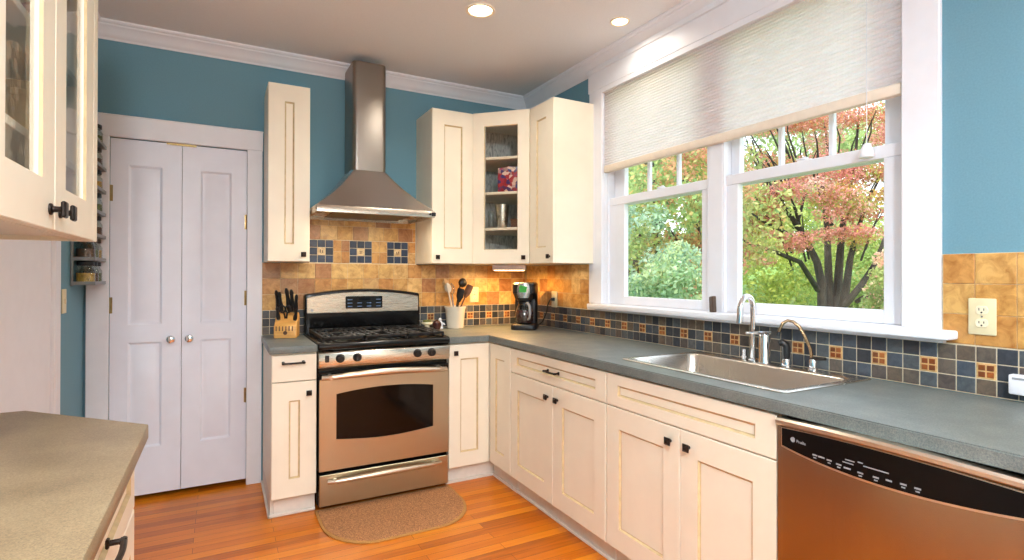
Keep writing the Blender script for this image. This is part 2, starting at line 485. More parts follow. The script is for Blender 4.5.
# closet casing + bifold doors
b = B()
b.box(DX0 - .098, DX0 + .003, -.022, 0, 0, DZ, .003); b.box(DX1 - .003, DX1 + .082, -.022, 0, 0, DZ, .003)
b.box(DX0 - .098, DX1 + .084, -.024, 0, DZ - .003, DZ + .118, .003); b.box(DX0 - .098, DX1 + .086, -.027, 0, DZ + .112, DZ + .12, .002)
struct(b, 'trim_2', 'white', 'white casing round the closet doors')
def bifold(name, x0, x1, kx, panels, label):
    b = B()
    yf, t = .008, .034
    z0, z1 = .032, DZ - .006
    # slab front face cut around two raised-edge panels
    px0, px1 = panels
    zs = [(.30, .905), (1.005, 1.915)]
    b.box(x0, x1, yf + .012, yf + t, z0, z1, .0)
    b.box(x0, px0, yf, yf + .013, z0, z1); b.box(px1, x1, yf, yf + .013, z0, z1)
    b.box(px0, px1, yf, yf + .013, z0, zs[0][0]); b.box(px0, px1, yf, yf + .013, zs[0][1], zs[1][0]); b.box(px0, px1, yf, yf + .013, zs[1][1], z1)
    for a, c in zs:
        b.loft([rect(px0, px1, a, c, yf), rect(px0 + .012, px1 - .012, a + .012, c - .012, yf + .009), rect(px0 + .02, px1 - .02, a + .02, c - .02, yf + .009),
                rect(px0 + .035, px1 - .035, a + .035, c - .035, yf + .004)], False, True)
    o = struct(b, name, 'door', label)
    k = B()
    k.lathe([(.018, 0), (.018, -.004), (.007, -.006), (.007, -.02), (.017, -.026), (.024, -.034), (.021, -.043), (.010, -.048)], (kx, yf, .918), 12, 'y')
    tag(k.build('door_knob', 'chrome', o), 'faceted clear glass knob')
    for z in ((.55, 1.15, 1.62) if x0 > -2.4 else (1.12, 1.75)):
        h = B(); hx = x1 if x0 > -2.4 else x0
        h.cyl((hx, yf - .006, z - .045), (hx, yf - .006, z + .045), .006, .006, 8); h.box(hx - .012, hx + .012, yf - .003, yf + .001, z - .045, z + .045)
        tag(h.build('hinge', 'brasshinge', o), 'brass hinge')
    return o
bifold('door_1', DX0 + .004, -2.3445, -2.394, (-2.603, -2.44), 'left white bifold closet door')
bifold('door_2', -2.3415, DX1 - .004, -2.302, (-2.248, -2.084), 'right white bifold closet door')
b = B(); b.box(-2.42, -2.27, -.002, .03, DZ - .014, DZ - .002); struct(b, 'trim_3', 'brasshinge', 'brass door catch above the closet doors')

# side door in the left wall
b = B()
dy0, dy1 = -1.49, -.685
b.box(XL, XL + .02, dy1 - .005, dy1 + .11, 0, 2.17, .003); b.box(XL + .018, XL + .024, dy1 + .004, dy1 + .03, 0, 2.17, .002)
b.box(XL, XL + .02, dy0 - .11, dy0 + .005, 0, 2.17, .003); b.box(XL, XL + .02, dy0, dy1, 2.06, 2.17, .003)
struct(b, 'trim_4', 'white', 'white casing of the side door')
b = B()
b.box(XL, XL + .008, dy0, dy1, .01, 2.06)
struct(b, 'door_3', 'white', 'white side door beyond the left counter')
b = B(); b.box(XL, XL + .015, dy1 + .11, -.022, 0, .13, .003); struct(b, 'baseboard_left', 'white')

# ------------------------------------------------------------------ backsplash tiles
class Tiles:
    """Raised tiles on a grout bed; every tile keeps its own stone colour."""
    def __init__(s, axis): s.axis = axis; s.v = []; s.f = []; s.c = []; s.m = []
    def P(s, u, z, d): return (u, -d, z) if s.axis == 'y' else (-d, u, z)
    def tile(s, u0, u1, z0, z1, col, mi, d=.010, g=None, d0=.002, ch=.0015):
        if g is None: g = .0008 if mi == 1 else .0018
        u0 += g; u1 -= g; z0 += g; z1 -= g
        k = len(s.v)
        for dd, i in ((d0, 0), (d - .001, 0), (d, ch)):
            s.v += [s.P(u0 + i, z0 + i, dd), s.P(u1 - i, z0 + i, dd), s.P(u1 - i, z1 - i, dd), s.P(u0 + i, z1 - i, dd)]
        fs = []
        for r in (0, 4):
            for i in range(4): fs.append((k + r + i, k + r + (i + 1) % 4, k + r + 4 + (i + 1) % 4, k + r + 4 + i))
        fs.append((k + 8, k + 9, k + 10, k + 11))
        s.f += fs; s.c += [col] * len(fs); s.m += [mi] * len(fs)
    def bed(s, u0, u1, z0, z1, d=.007):
        k = len(s.v)
        for dd in (0.0, d): s.v += [s.P(u0, z0, dd), s.P(u1, z0, dd), s.P(u1, z1, dd), s.P(u0, z1, dd)]
        fs = [(k + 4, k + 5, k + 6, k + 7)] + [(k + i, k + (i + 1) % 4, k + 4 + (i + 1) % 4, k + 4 + i) for i in range(4)]
        s.f += fs; s.c += [(.6, .5, .35)] * 5; s.m += [0] * 5
    def build(s, name, label):
        me = bpy.data.meshes.new(name); me.from_pydata(s.v, [], s.f)
        for n in ('grout', 'trav', 'slate', 'glaze', 'wooddark'): me.materials.append(M[n])
        me.polygons.foreach_set('material_index', s.m)
        at = me.color_attributes.new('Col', 'FLOAT_COLOR', 'CORNER')
        arr = []
        for p in me.polygons:
            c = s.c[p.index]
            for _ in p.loop_indices: arr += [c[0], c[1], c[2], 1.0]
        at.data.foreach_set('color', arr)
        bm = bmesh.new(); bm.from_mesh(me); bmesh.ops.recalc_face_normals(bm, faces=bm.faces[:]); bm.to_mesh(me); bm.free()
        me.update()
        o = bpy.data.objects.new(name, me); C.objects.link(o)
        return tag(o, label, None, None, 'structure')
TR = random.Random(3)
TRAV = [lin(c)[:3] for c in ((208, 168, 102), (200, 154, 88), (218, 184, 124), (194, 144, 82), (174, 126, 80), (204, 162, 98), (212, 178, 114), (172, 130, 88), (198, 162, 108))]
SLATE = [lin(c)[:3] for c in ((66, 73, 80), (80, 87, 92), (57, 62, 70), (90, 93, 95), (96, 88, 80), (72, 81, 92), (48, 52, 59), (86, 78, 74), (100, 88, 76))]
NAVY = [lin(c)[:3] for c in ((38, 50, 74), (46, 60, 88), (32, 42, 62), (56, 68, 90))]
AMBER = [lin(c)[:3] for c in ((150, 84, 38), (168, 98, 44), (134, 70, 32), (120, 66, 34))]
SAND = lin((216, 182, 128))[:3]
def trav(): return TR.choice(TRAV)
def mosaic(T, u_acc, n0, n1, pitch, acc_every, umin, umax, sign=-1):
    """Three rows of small slate tiles; every third tile of the middle row is four amber chips."""
    rows = [.9165 + .0512 * i for i in range(4)]
    for k in range(n0, n1):
        u0 = u_acc + sign * pitch * k - pitch / 2; u1 = u0 + pitch
        if u1 < umin + .008 or u0 > umax - .008: continue
        u0 = max(u0, umin); u1 = min(u1, umax)
        for r in range(3):
            if r == 1 and k % acc_every == 0 and u1 - u0 > pitch * .9:
                T.tile(u0, u1, rows[1], rows[2], SAND, 1, .009)
                q = (u1 - u0 - .008) / 2; h = (.0512 - .008) / 2
                for i in range(2):
                    for j in range(2):
                        T.tile(u0 + .004 + i * q, u0 + .004 + (i + 1) * q, rows[1] + .004 + j * h, rows[1] + .004 + (j + 1) * h, TR.choice(AMBER), 2, .0115, .0022, .006)
            else: T.tile(u0, u1, rows[r], rows[r + 1], TR.choice(SLATE), 2)
T = Tiles('y')
T.bed(-1.916, -.008, .9145, 1.37); T.bed(-1.672, -.918, 1.37, 1.70)
mosaic(T, -.18, -4, 36, .052, 3, -1.912, -.012)
for r in range(3):
    z0 = 1.0705 + .1 * r
    u = -1.912
    while u < -.015:
        w = .104
        T.tile(u, min(u + w, -.012), z0, min(z0 + .1, 1.369), trav(), 1); u += w
INS = (-1.560, -1.3045, -1.050)
cuts = [-1.670]
for c in INS: cuts += [c - .075, c + .075]
cuts += [-.920]
for a, c in zip(cuts[0::2], cuts[1::2]):
    if c - a < .02:
        T.tile(a, c, 1.375, 1.45, trav(), 1); T.tile(a, c, 1.45, 1.525, trav(), 1); continue
    n = max(1, round((c - a) / .06))
    for z0, z1 in ((1.372, 1.45), (1.45, 1.525)):
        for i in range(n): T.tile(a + (c - a) * i / n, a + (c - a) * (i + 1) / n, z0, z1, trav(), 1)
for c in INS:
    for i in range(3):
        for j in range(3):
            u0 = c - .075 + .05 * i; z0 = 1.3745 + .05 * j
            if i == 1 and j == 1:
                T.tile(u0, u0 + .05, z0, z0 + .05, lin((226, 204, 160))[:3], 1, .010)
                zc, uc = z0 + .025, u0 + .025
                kind = INS.index(c)
                bars = [[(-.011, -.003, -.010, .012), (.003, .011, -.012, .008), (-.004, .004, -.014, -.010)],
                        [(-.012, .012, .004, .009), (-.003, .003, -.012, .004), (-.010, -.005, -.010, -.004), (.005, .010, -.010, -.004)],
                        [(-.011, .011, -.010, -.006), (-.010, -.004, -.006, .008), (.002, .010, -.004, .010)]][kind]
                for q in bars: T.tile(uc + q[0], uc + q[1], zc + q[2], zc + q[3], lin((112, 84, 56))[:3], 2, .0113, .0004, .008, .0005)
            else: T.tile(u0, u0 + .05, z0, z0 + .05, TR.choice(NAVY), 2)
for z0, z1 in ((1.527, 1.62), (1.62, 1.699)):
    u = -1.670 + (.05 if z0 > 1.6 else 0)
    if z0 > 1.6: T.tile(-1.670, u, z0, z1, trav(), 1)
    while u < -.925:
        T.tile(u, min(u + .104, -.920), z0, z1, trav(), 1); u += .104
T.build('trim_5', 'travertine and slate mosaic backsplash on the back wall')
T = Tiles('x')
T.bed(-3.30, -.008, .9145, 1.0715); T.bed(-.85, -.008, 1.0715, 1.37); T.bed(-3.30, -2.808, 1.0715, 1.368)
mosaic(T, -.401, -8, 60, .0526, 3, -3.298, -.012)
for r in range(3):
    z0 = 1.0725 + .0985 * r
    u = -.012
    while u > -.84: T.tile(max(u - .104, -.85), u, z0, z0 + .0985, trav(), 1); u -= .104
    u = -2.81; first = True
    while u > -3.29:
        w = .087 if first else .104
        first = False
        T.tile(max(u - w, -3.298), u, z0, z0 + .0985, TR.choice([TRAV[1], TRAV[3], TRAV[5], TRAV[3]]) if r != 1 else TR.choice([TRAV[0], TRAV[1], TRAV[5]]), 1); u -= w
T.build('trim_6', 'travertine and slate mosaic backsplash on the window wall')

# ------------------------------------------------------------------ window
b = B()
b.box(-.022, 0, -.985, -.853, 1.115, WZ1, .003); b.box(-.022, 0, -2.806, -2.69, 1.115, WZ1, .003)       # side casings
b.box(-.024, 0, -2.815, -.843, WZ1 - .002, 2.625, .003); b.box(-.032, 0, -2.825, -.833, 2.600, 2.632, .004)  # head
b.box(-.0225, .004, -2.689, -.986, 2.452, WZ1 - .001, .002)
b.box(-.001, .16, -.9875, -.970, 1.10, WZ1 - .003); b.box(-.001, .16, -2.705, -2.6875, 1.10, WZ1 - .003); b.box(-.001, .16, -2.70, -.975, WZ1 - .003, WZ1 + .015)  # jambs
b.box(.018, .14, -1.885, -1.795, 1.10, WZ1, .003)                                                          # mullion post
struct(b, 'trim_7', 'white', 'white window casing')
b = B(); b.box(-.078, .16, -2.852, -.905, 1.086, 1.115, .006, 2); b.box(-.03, 0, -2.82, -.845, 1.0715, 1.087, .002); struct(b, 'trim_8', 'white', 'white window sill above the mosaic')
def sash_window(name, ya, yb, pa, pb, ua, ub, munt, label):
    """ya>yb outer edges; pa,pb lower pane; ua,ub upper pane; muntin positions."""
    b = B()
    zb, zm0, zm1, zt = 1.1155, 1.735, 1.785, WZ1 - .004
    # lower sash (room side)
    b.box(.04, .075, pa - .001, ya, zb, zm1, .003); b.box(.04, .075, yb, pb + .001, zb, zm1, .003)
    b.box(.041, .074, pb, pa, zb, 1.167, .003); b.box(.036, .0785, yb + .001, ya - .001, zm0 + .0005, zm1 + .0005, .003)
    # upper sash (outer)
    b.box(.08, .115, ua, ya, zm0, zt, .003); b.box(.08, .115, yb, ub, zm0, zt, .003); b.box(.081, .114, ub, ua, zt - .05, zt, .003); b.box(.081, .114, ub, ua, zm0, zm1, .003)
    for y in munt: b.box(.085, .11, y - .011, y + .011, zm1, zt - .05, .004)
    # parting stops
    b.box(.02, .0395, ya - .006, ya - .0005, zb, zt); b.box(.02, .0395, yb + .0005, yb + .006, zb, zt)
    o = struct(b, name, 'white', label)
    g = B(); g.box(.056, .059, pb - .003, pa + .003, 1.165, zm0 + .003); g.build('pane', 'glass', o)
    g = B(); g.box(.096, .099, ub - .003, ua + .003, zm1 - .003, zt - .048); g.build('pane', 'glass', o)
    l = B(); ym = (pa + pb) / 2
    l.box(.05, .075, ym - .03, ym + .03, zm1, zm1 + .008, .002); l.lathe([(.014, zm1 + .008), (.014, zm1 + .016), (.006, zm1 + .02)], (.062, ym, 0), 14); l.box(.052, .06, ym - .004, ym + .036, zm1 + .01, zm1 + .016, .002)
    l.build('sash_lock', 'white', o)
    return o
sash_window('window_1', -.989, -1.795, -1.130, -1.737, -1.085, -1.735, (-1.292, -1.525), 'left double-hung window')
sash_window('window_2', -1.886, -2.686, -1.957, -2.602, -1.935, -2.585, (-2.146, -2.377), 'right double-hung window')

t = thing('window_shade', 'white pleated cellular shade pulled halfway down over the double window', 'window shade', (0, 0, 0))
b = B()
zt, zb, n = 2.455, 1.986, 30
for side in (0, 1):
    rings = []
    for i in range(2 * n + 1):
        z = zb + (zt - zb) * i / (2 * n)
        x = (.001 if i % 2 else -.005) if side == 0 else (.014 if i % 2 else .020)
        rings.append([(x, -2.684, z), (x, -.991, z)])
    b.loft(rings, False, False, closed=False)
b.build('pleated_fabric', 'shade', t, 10)
b = B(); b.box(.005, .034, -2.685, -.991, 2.440, 2.478, .004); b.build('head_rail', 'shaderail', t)
b = B(); b.box(-.012, .024, -2.685, -.990, 1.945, 1.988, .008, 2); b.build('bottom_rail', 'shaderail', t)
b = B(); b.tube([(-.014, -2.571, 2.46), (-.015, -2.571, 2.1), (-.014, -2.571, 1.79)], .0014, 6); b.build('cord', 'white', t)
b = B(); b.lathe([(.006, 1.792), (.012, 1.786), (.022, 1.766), (.026, 1.746), (.024, 1.738), (.010, 1.736)], (-.014, -2.571, 0), 16); tag(b.build('cord_tassel', 'white', t), 'white bell-shaped tassel')

# ------------------------------------------------------------------ cabinets
def carcass(t, w, h, d, z0=0.0, fd=.02, top=True):
    """Box of panels behind the fronts (local: x 0..w, front at y=-d)."""
    b = B(); yb, yf = -.001, -d + fd; p = .016
    b.box(0, p, yf, yb, z0, h, .001); b.box(w - p, w, yf, yb, z0, h, .001)
    b.box(p, w - p, yf, yb, z0, z0 + p); b.box(p, w - p, yb - .006, yb, z0 + p, h)
    if top: b.box(p, w - p, yf, yb, h - p, h)
    return b.build('carcass', 'cream', t)

def door(t, name, x0, x1, z0, z1, yf, st=.075, ra=.085, kn=None, pl=None, flat=False):
    b = B()
    if flat: b.box(x0, x1, yf, yf + .02, z0, z1, .002)
    else: shaker(b, x0, x1, z0, z1, yf, .0195, st, ra)
    o = b.build(name, ['cream', 'glaze'], t, 20)
    if kn: knob(o, kn[0], kn[1], yf)
    if pl: pull(o, pl[0], pl[1], yf)
    return o
KH = .108
# narrow base cabinet left of the range
t = thing('base_cabinet', 'narrow cream base cabinet with one drawer and one door left of the range', 'cabinet', (-1.905, 0, 0))
carcass(t, .226, .8755, .635, KH)
door(t, 'drawer_front', .002, .224, .727, .866, -.635, pl=(.106, .826), flat=True)
door(t, 'door', .002, .224, KH + .003, .722, -.635, .083, .098, kn=(.184, .660))
b = B(); b.box(0, .016, -.565, -.002, 0, KH); b.box(.016, .226, -.575, -.56, 0, KH - .001, .002); b.box(-.012, .226, -.59, -.5752, 0, .018, .004); b.box(-.012, -.0005, -.59, -.026, 0, .018, .004)
b.build('toe_kick', 'kick', t)

# corner cabinet, two doors folding in the inside corner
t = thing('corner_base_cabinet', 'cream corner base cabinet with two narrow doors meeting right of the range', 'cabinet', (0, 0, 0))
b = B()
b.prism([(-.912, -.003), (-.912, -.614), (-.616, -.614), (-.616, -.909), (-.003, -.909), (-.003, -.003)], 'z', KH, .8755, .001)
b.build('carcass', 'cream', t)
o = door(t, 'door', -.911, -.640, KH + .003, .866, -.635, .075, .088, kn=(-.872, .815))
X = Matrix.Rotation(-PI / 2, 4, 'Z')
def rdoor(t, name, y0, y1, z0, z1, st=.075, ra=.085, kn=None, pl=None, yf=-.635):
    """A door in the window-wall run, from y0 towards the camera to y1."""
    b = B(X); shaker(b, -y0, -y1, z0, z1, yf, .0195, st, ra)
    o = b.build(name, ['cream', 'glaze'], t, 20)
    for f, q in ((knob, kn), (pull, pl)):
        if q:
            k = f(o, -q[0], q[1], yf); k.data.transform(X)
    return o
rdoor(t, 'door', -.640, -.908, KH + .003, .866, .075, .088)
b = B(); b.prism([(-.911, -.56), (-.911, -.575), (-.575, -.575), (-.575, -.908), (-.56, -.908), (-.56, -.56)], 'z', 0, KH - .001)
b.prism([(-.911, -.5752), (-.911, -.588), (-.588, -.588), (-.588, -.908), (-.5752, -.908), (-.5752, -.5752)], 'z', 0, .016)
b.build('toe_kick', 'kick', t)

# drawer-over-two-doors base, then sink base
def run_cab(label, y0, y1, mid, ztop, pl, name='base_cabinet', top=True, kz=.66):
    t = thing(name, label, 'cabinet', (0, y0, 0))
    w = y0 - y1
    b = B(X); p = .016
    b.box(0, p, -.6145, -.003, KH, .8755); b.box(w - p, w, -.6145, -.003, KH, .8755); b.box(p, w - p, -.6145, -.003, KH, KH + p); b.box(p, w - p, -.012, -.003, KH + p, .66)
    b.box(p, w - p, -.6145, -.59, .70, .735); b.box(p, w - p, -.6145, -.59, .855, .8755)
    if top: b.box(p, w - p, -.59, -.012, .86, .875)
    b.build('carcass', 'cream', t)
    z0 = KH + .003
    dy = lambda q: (q[0] - y0, q[1])
    def D(nm, a, c, zz0, zz1, **kw):
        for k in ('kn', 'pl'):
            if kw.get(k): kw[k] = dy(kw[k])
        return rdoor(t, nm, a - y0, c - y0, zz0, zz1, **kw)
    D('drawer_front', y0 - .003, y1 + .003, ztop, .866, st=.075, ra=.046, pl=pl)
    D('door', y0 - .003, mid + .0015, z0, ztop - .005, st=.084, ra=.090, kn=(mid + .046, kz))
    D('door', mid - .0015, y1 + .003, z0, ztop - .005, st=.084, ra=.090, kn=(mid - .046, kz))
    b = B(X); b.box(.0, w, -.575, -.56, 0, KH - .001, .001); b.box(.0, w, -.588, -.5752, 0, .016, .003); b.build('toe_kick', 'kick', t)
    return t
run_cab('cream base cabinet with one drawer over two doors left of the sink cabinet', -.912, -1.806, -1.372, .727, (-1.380, .797))
run_cab('wide cream sink base cabinet with a false drawer front over two doors beside the dishwasher', -1.808, -2.642, -2.243, .727, None, 'sink_base_cabinet', False, .667)

# wall cabinets
UZ, UH = 1.372, 1.033
t = thing('wall_cabinet', 'tall narrow cream wall cabinet hanging left of the range hood', 'wall cabinet', (-1.905, 0, UZ))
carcass(t, .229, UH, .33)
door(t, 'door', .001, .228, .001, UH - .001, -.33, .087, .10, kn=(.192, .042))
t = thing('wall_cabinet', 'cream wall cabinet with a solid door between the range hood and the glass corner cabinet', 'wall cabinet', (-.914, 0, UZ))
carcass(t, .302, UH, .33)
door(t, 'door', .001, .301, .001, UH - .001, -.33, .084, .10, kn=(.036, .042))
t = thing('wall_cabinet', 'cream wall cabinet with its plain end panel beside the window', 'wall cabinet', (0, -.612, UZ), -PI / 2)
carcass(t, .288, UH, .33)
door(t, 'door', .001, .287, .001, UH - .001, -.33, .084, .10, kn=(.250, .042))
t = thing('corner_wall_cabinet', 'diagonal cream corner wall cabinet with a glass door and three shelves', 'wall cabinet', (0, 0, UZ))
b = B()
poly = [(-.002, -.002), (-.610, -.002), (-.610, -.322), (-.322, -.610), (-.002, -.610)]
b.prism(poly, 'z', 0, .018); b.prism(poly, 'z', UH - .018, UH)
b.box(-.610, -.594, -.322, -.004, .018, UH - .018); b.box(-.322, -.004, -.610, -.594, .018, UH - .018)
b.mi = 1; b.box(-.594, -.002, -.012, -.002, .018, UH - .018); b.box(-.012, -.002, -.594, -.012, .018, UH - .018)
b.build('carcass', ['cream', 'crackle'], t)
for z in (1.620, 1.865, 2.105):
    b = B(); b.prism([(-.013, -.013), (-.593, -.013), (-.593, -.318), (-.318, -.593), (-.013, -.593)], 'z', z - .018 - UZ, z - UZ, .001); b.build('shelf', 'inside', t)
XD = Matrix.Translation((-.6235, -.3365, 0)) @ Matrix.Rotation(-PI / 4, 4, 'Z')
W = .4055
b = B(XD); shaker(b, .003, W - .003, .001, UH - .001, 0, .019, .080, .094, True)
o = b.build('door', ['cream', 'glaze'], t, 20)
g = B(XD); g.box(.080, W - .080, .010, .013, .094, UH - .094); g.build('pane', 'cabglass', o)
k = knob(o, W - .038, .042, 0); k.data.transform(XD)

# things in the glass corner cabinet
def on_diag(u, v):           # u along the door, v inwards
    p = XD @ Vector((u, v, 0)); return p.x, p.y
x, y = on_diag(.240, .10)
b = B(); b.box(-.080, .080, -.045, .045, .001, .172, .012, 2, Matrix.Rotation(-PI / 4, 4, 'Z')); b.lathe([(.03, .172), (.03, .178), (.02, .182)], (0, 0, 0), 16)
tag(b.build('tin', 'tin', loc=None), 'red and blue printed tin on the middle shelf of the glass cabinet', 'tin').location = (x, y, 1.865)
x, y = on_diag(.192, .07)
b = B(); b.lathe([(.036, .001), (.037, .004), (.040, .05), (.047, .12), (.050, .158), (.052, .16), (.049, .159), (.046, .14), (.044, .10), (.037, .01), (.001, .008)], (0, 0, 0), 24)
tag(b.build('tumbler', 'steelh'), 'tall steel tumbler on the lower shelf of the glass cabinet', 'tumbler').location = (x, y, 1.620)
x, y = on_diag(.112, .07)
b = B(); b.lathe([(.018, .001), (.019, .006), (.021, .07), (.023, .12), (.022, .12), (.020, .07), (.017, .012), (.001, .011)], (0, 0, 0), 18)
tag(b.build('drinking_glass', 'jar'), 'narrow clear glass beside the steel tumbler in the glass cabinet', 'glass').location = (x, y, 1.620)
x, y = on_diag(.300, .11)
b = B(); XX = Matrix.Rotation(-PI / 4, 4, 'Z'); b.box(-.05, .05, -.035, .035, .001, .05, .003, 1, XX); b.box(-.052, .052, -.037, .037, .05, .062, .003, 1, XX); b.box(-.012, .012, -.045, -.035, .04, .058, .003, 1, XX)
tag(b.build('wooden_box', M['wooddark']), 'small brown wooden box right of the steel tumbler in the glass cabinet', 'box').location = (x, y, 1.620)

# light bar under the corner cabinet
t = thing('under_cabinet_light', 'white under-cabinet light bar glowing above the coffee maker', 'light', (-.335, -.335, UZ), -PI / 5.2)
b = B(); b.box(-.118, .118, -.03, .03, -.042, -.001, .006, 2); b.build('housing', 'lightbody', t)
b = B(); b.box(-.105, .105, -.022, .022, -.045, -.0415, .001); b.build('diffuser', 'ledglow', t)

# ------------------------------------------------------------------ worktops
b = B(); b.box(-1.917, -1.6775, -.646, -.0125, .8765, .914, .004, 2)
tag(b.build('worktop', 'lam'), 'short grey-green worktop left of the range under the knife block', 'worktop')
SX0, SX1, SY0, SY1 = -.548, -.036, -2.608, -1.802
b = B()
hx0, hx1, hy0, hy1 = SX0 + .012, SX1 - .010, SY0 + .012, SY1 - .012
z0, z1 = .8765, .914
t_ = bmesh.new()
outer = [(-.912, -.0125), (-.0125, -.0125), (-.0125, -3.30), (-.647, -3.30), (-.647, -.647), (-.912, -.647)]
# cells so that the sink hole stays open
cells = [[(-.912, -.0125), (-.912, -.647), (-.647, -.647), (-.647, -.0125)]]
ys = [-.0125, -.647, hy1, hy0, -3.30]; xs = [-.647, hx0, hx1, -.0125]
for i in range(4):
    for j in range(3):
        if i == 2 and j == 1: continue
        cells.append([(xs[j], ys[i]), (xs[j], ys[i + 1]), (xs[j + 1], ys[i + 1]), (xs[j + 1], ys[i])])
for c in cells:
    t_.faces.new([t_.verts.new((p[0], p[1], z1)) for p in c])
bmesh.ops.remove_doubles(t_, verts=t_.verts[:], dist=1e-5)
r_ = bmesh.ops.extrude_face_region(t_, geom=t_.faces[:])
for v in r_['geom']:
    if isinstance(v, bmesh.types.BMVert): v.co.z = z0
bmesh.ops.recalc_face_normals(t_, faces=t_.faces[:])
ed = [e for e in t_.edges if all(abs(v.co.z - z1) < 1e-4 for v in e.verts) and len(e.link_faces) == 2 and abs(e.calc_face_angle(0)) > 1]
bmesh.ops.bevel(t_, geom=ed, offset=.004, segments=2, affect='EDGES')
b._merge(t_)
tag(b.build('worktop', 'lam'), 'long L-shaped grey-green worktop under the window holding the sink', 'worktop')

# ------------------------------------------------------------------ sink and taps
def rrect(x0, x1, y0, y1, r, z, n=6):
    out = []
    for cx, cy, a in ((x1 - r, y1 - r, 0), (x0 + r, y1 - r, 90), (x0 + r, y0 + r, 180), (x1 - r, y0 + r, 270)):
        for k in range(n + 1):
            q = R(a + 90 * k / n); out.append((cx + r * math.cos(q), cy + r * math.sin(q), z))
    return out
t = thing('sink', 'large stainless steel single bowl sink set in the worktop below the window', 'sink', (0, 0, 0))
b = B()
ix0, ix1, iy0, iy1 = SX0 + .035, SX1 - .095, SY0 + .035, SY1 - .035
b.loft([rrect(SX0, SX1, SY0, SY1, .02, .9145), rrect(SX0, SX1, SY0, SY1, .02, .918), rrect(SX0 + .004, SX1 - .004, SY0 + .004, SY1 - .004, .018, .9205),
        rrect(ix0 - .006, ix1 + .006, iy0 - .006, iy1 + .006, .045, .9195), rrect(ix0, ix1, iy0, iy1, .042, .914), rrect(ix0 + .006, ix1 - .006, iy0 + .006, iy1 - .006, .045, .74),
        rrect(ix0 + .03, ix1 - .03, iy0 + .03, iy1 - .03, .06, .715), rrect(-.34, -.28, -2.24, -2.18, .029, .710)], False, True)
b.build('bowl', 'sink', t, 50)
b = B(); b.lathe([(.045, .7125), (.045, .716), (.03, .717), (.028, .712), (.001, .7115)], (-.31, -2.21, 0), 20); b.build('drain', 'chrome', t)
DZK = .9215
t = thing('kitchen_faucet', 'tall chrome gooseneck faucet with a flat lever at the middle of the sink', 'faucet', (-.075, -2.14, DZK))
b = B(); b.lathe([(.022, 0), (.022, .008), (.013, .012)], (0, .010, 0), 18); b.build('spout_base', 'chrome', t)
b = B()
pts = [(0, .010, .005), (0, .010, .12), (0, .010, .225)]
for k in range(1, 13):
    a = PI * k / 12
    pts.append((-.050 + .050 * math.cos(a), .010 - .012 * (1 - math.cos(a)) / 2, .225 + .058 * math.sin(a)))
pts += [(-.102, -.003, .200), (-.104, -.003, .170)]
b.tube(pts, [.0125] * 3 + [.0125] * 10 + [.013, .014, .014, .014][:len(pts) - 13], 14)
b.build('spout', 'chrome', t)
b = B(); b.lathe([(.026, 0), (.026, .004), (.024, .008), (.024, .115), (.021, .122), (.001, .123)], (-.012, -.055, 0), 22); b.build('valve_body', 'chrome', t)
b = B(); b.prism([(.014, -.072), (.014, -.042), (-.070, -.030), (-.100, -.026), (-.104, -.032), (-.10, -.04)], 'z', .123, .135, .003); b.build('lever', 'chrome', t)
b = B(); b.lathe([(.013, 0), (.013, .016), (.009, .018), (.009, .035), (.011, .036), (.011, .044), (.004, .047)], (0, 0, 0), 16)
tag(b.build('soap_pump', 'chrome'), 'small chrome pump cap on the sink left of the gooseneck faucet', 'soap pump').location = (-.075, -2.085, DZK)
t = thing('side_sprayer', 'black pull-out side sprayer in a chrome collar between the two faucets', 'sprayer', (-.082, -2.292, DZK))
b = B(); b.lathe([(.019, 0), (.019, .012), (.016, .026), (.014, .03)], (0, 0, 0), 18); b.build('collar', 'chrome', t)
b = B(); b.tube([(0, 0, .026), (0, 0, .045), (0, 0, .072), (-.003, .003, .088), (-.012, .012, .097), (-.022, .020, .090)], [.013, .0155, .0175, .018, .016, .012], 14); b.build('spray_head', 'blackm', t)
t = thing('filtered_water_faucet', 'slim bronze-toned drinking water faucet with a black lever at the right end of the sink', 'faucet', (-.080, -2.405, DZK))
b = B(); b.lathe([(.019, 0), (.019, .006), (.015, .010), (.015, .038), (.012, .044)], (0, 0, 0), 18); b.build('base', 'chrome', t)
b = B()
b.tube([(0, .004, .04), (-.002, .010, .085), (-.008, .028, .13), (-.016, .046, .168), (-.026, .066, .188), (-.038, .082, .192), (-.052, .094, .180), (-.062, .099, .158), (-.066, .101, .142)], .0062, 12)
b.build('spout', 'bronzewater', t)
b = B(); b.tube([(-.067, .1015, .146), (-.069, .102, .130)], [.0075, .008], 12); b.build('spout_tip', 'blackm', t)
b = B(); b.tube([(.004, .012, .044), (0, -.004, .047), (-.004, -.03, .05), (-.008, -.055, .052)], [.009, .009, .0075, .006], 10); b.build('lever', 'blackm', t)

# ------------------------------------------------------------------ range
t = thing('gas_range', 'stainless steel gas range with black cooktop and arched backguard', 'range', (-1.295, 0, 0))
W2 = .378
b = B(); b.box(-W2, W2, -.612, -.03, .03, .905, .004)
b.build('body', 'black', t)
for sx in (-.33, .33):
    for y in (-.56, -.08):
        b = B(); b.cyl((sx, y, 0), (sx, y, .032), .018, .015, 12); b.build('foot', 'blackm', t)
b = B(); b.prism([(-.09, .905), (-.09, .924), (-.63, .924), (-.652, .919), (-.660, .908), (-.660, .889), (-.64, .876), (-.09, .88)], 'x', -W2 - .001, W2 + .001, .002); b.build('cooktop', 'black', t)
def arch(x0, x1, z0, z1, rise, n=16, rise0=0.0):
    return [(x0 + (x1 - x0) * k / n, z0 - rise0 * math.sin(PI * k / n)) for k in range(n + 1)] + [(x1 - (x1 - x0) * k / n, z1 + rise * (1 - (2 * k / n - 1) ** 2)) for k in range(n + 1)]
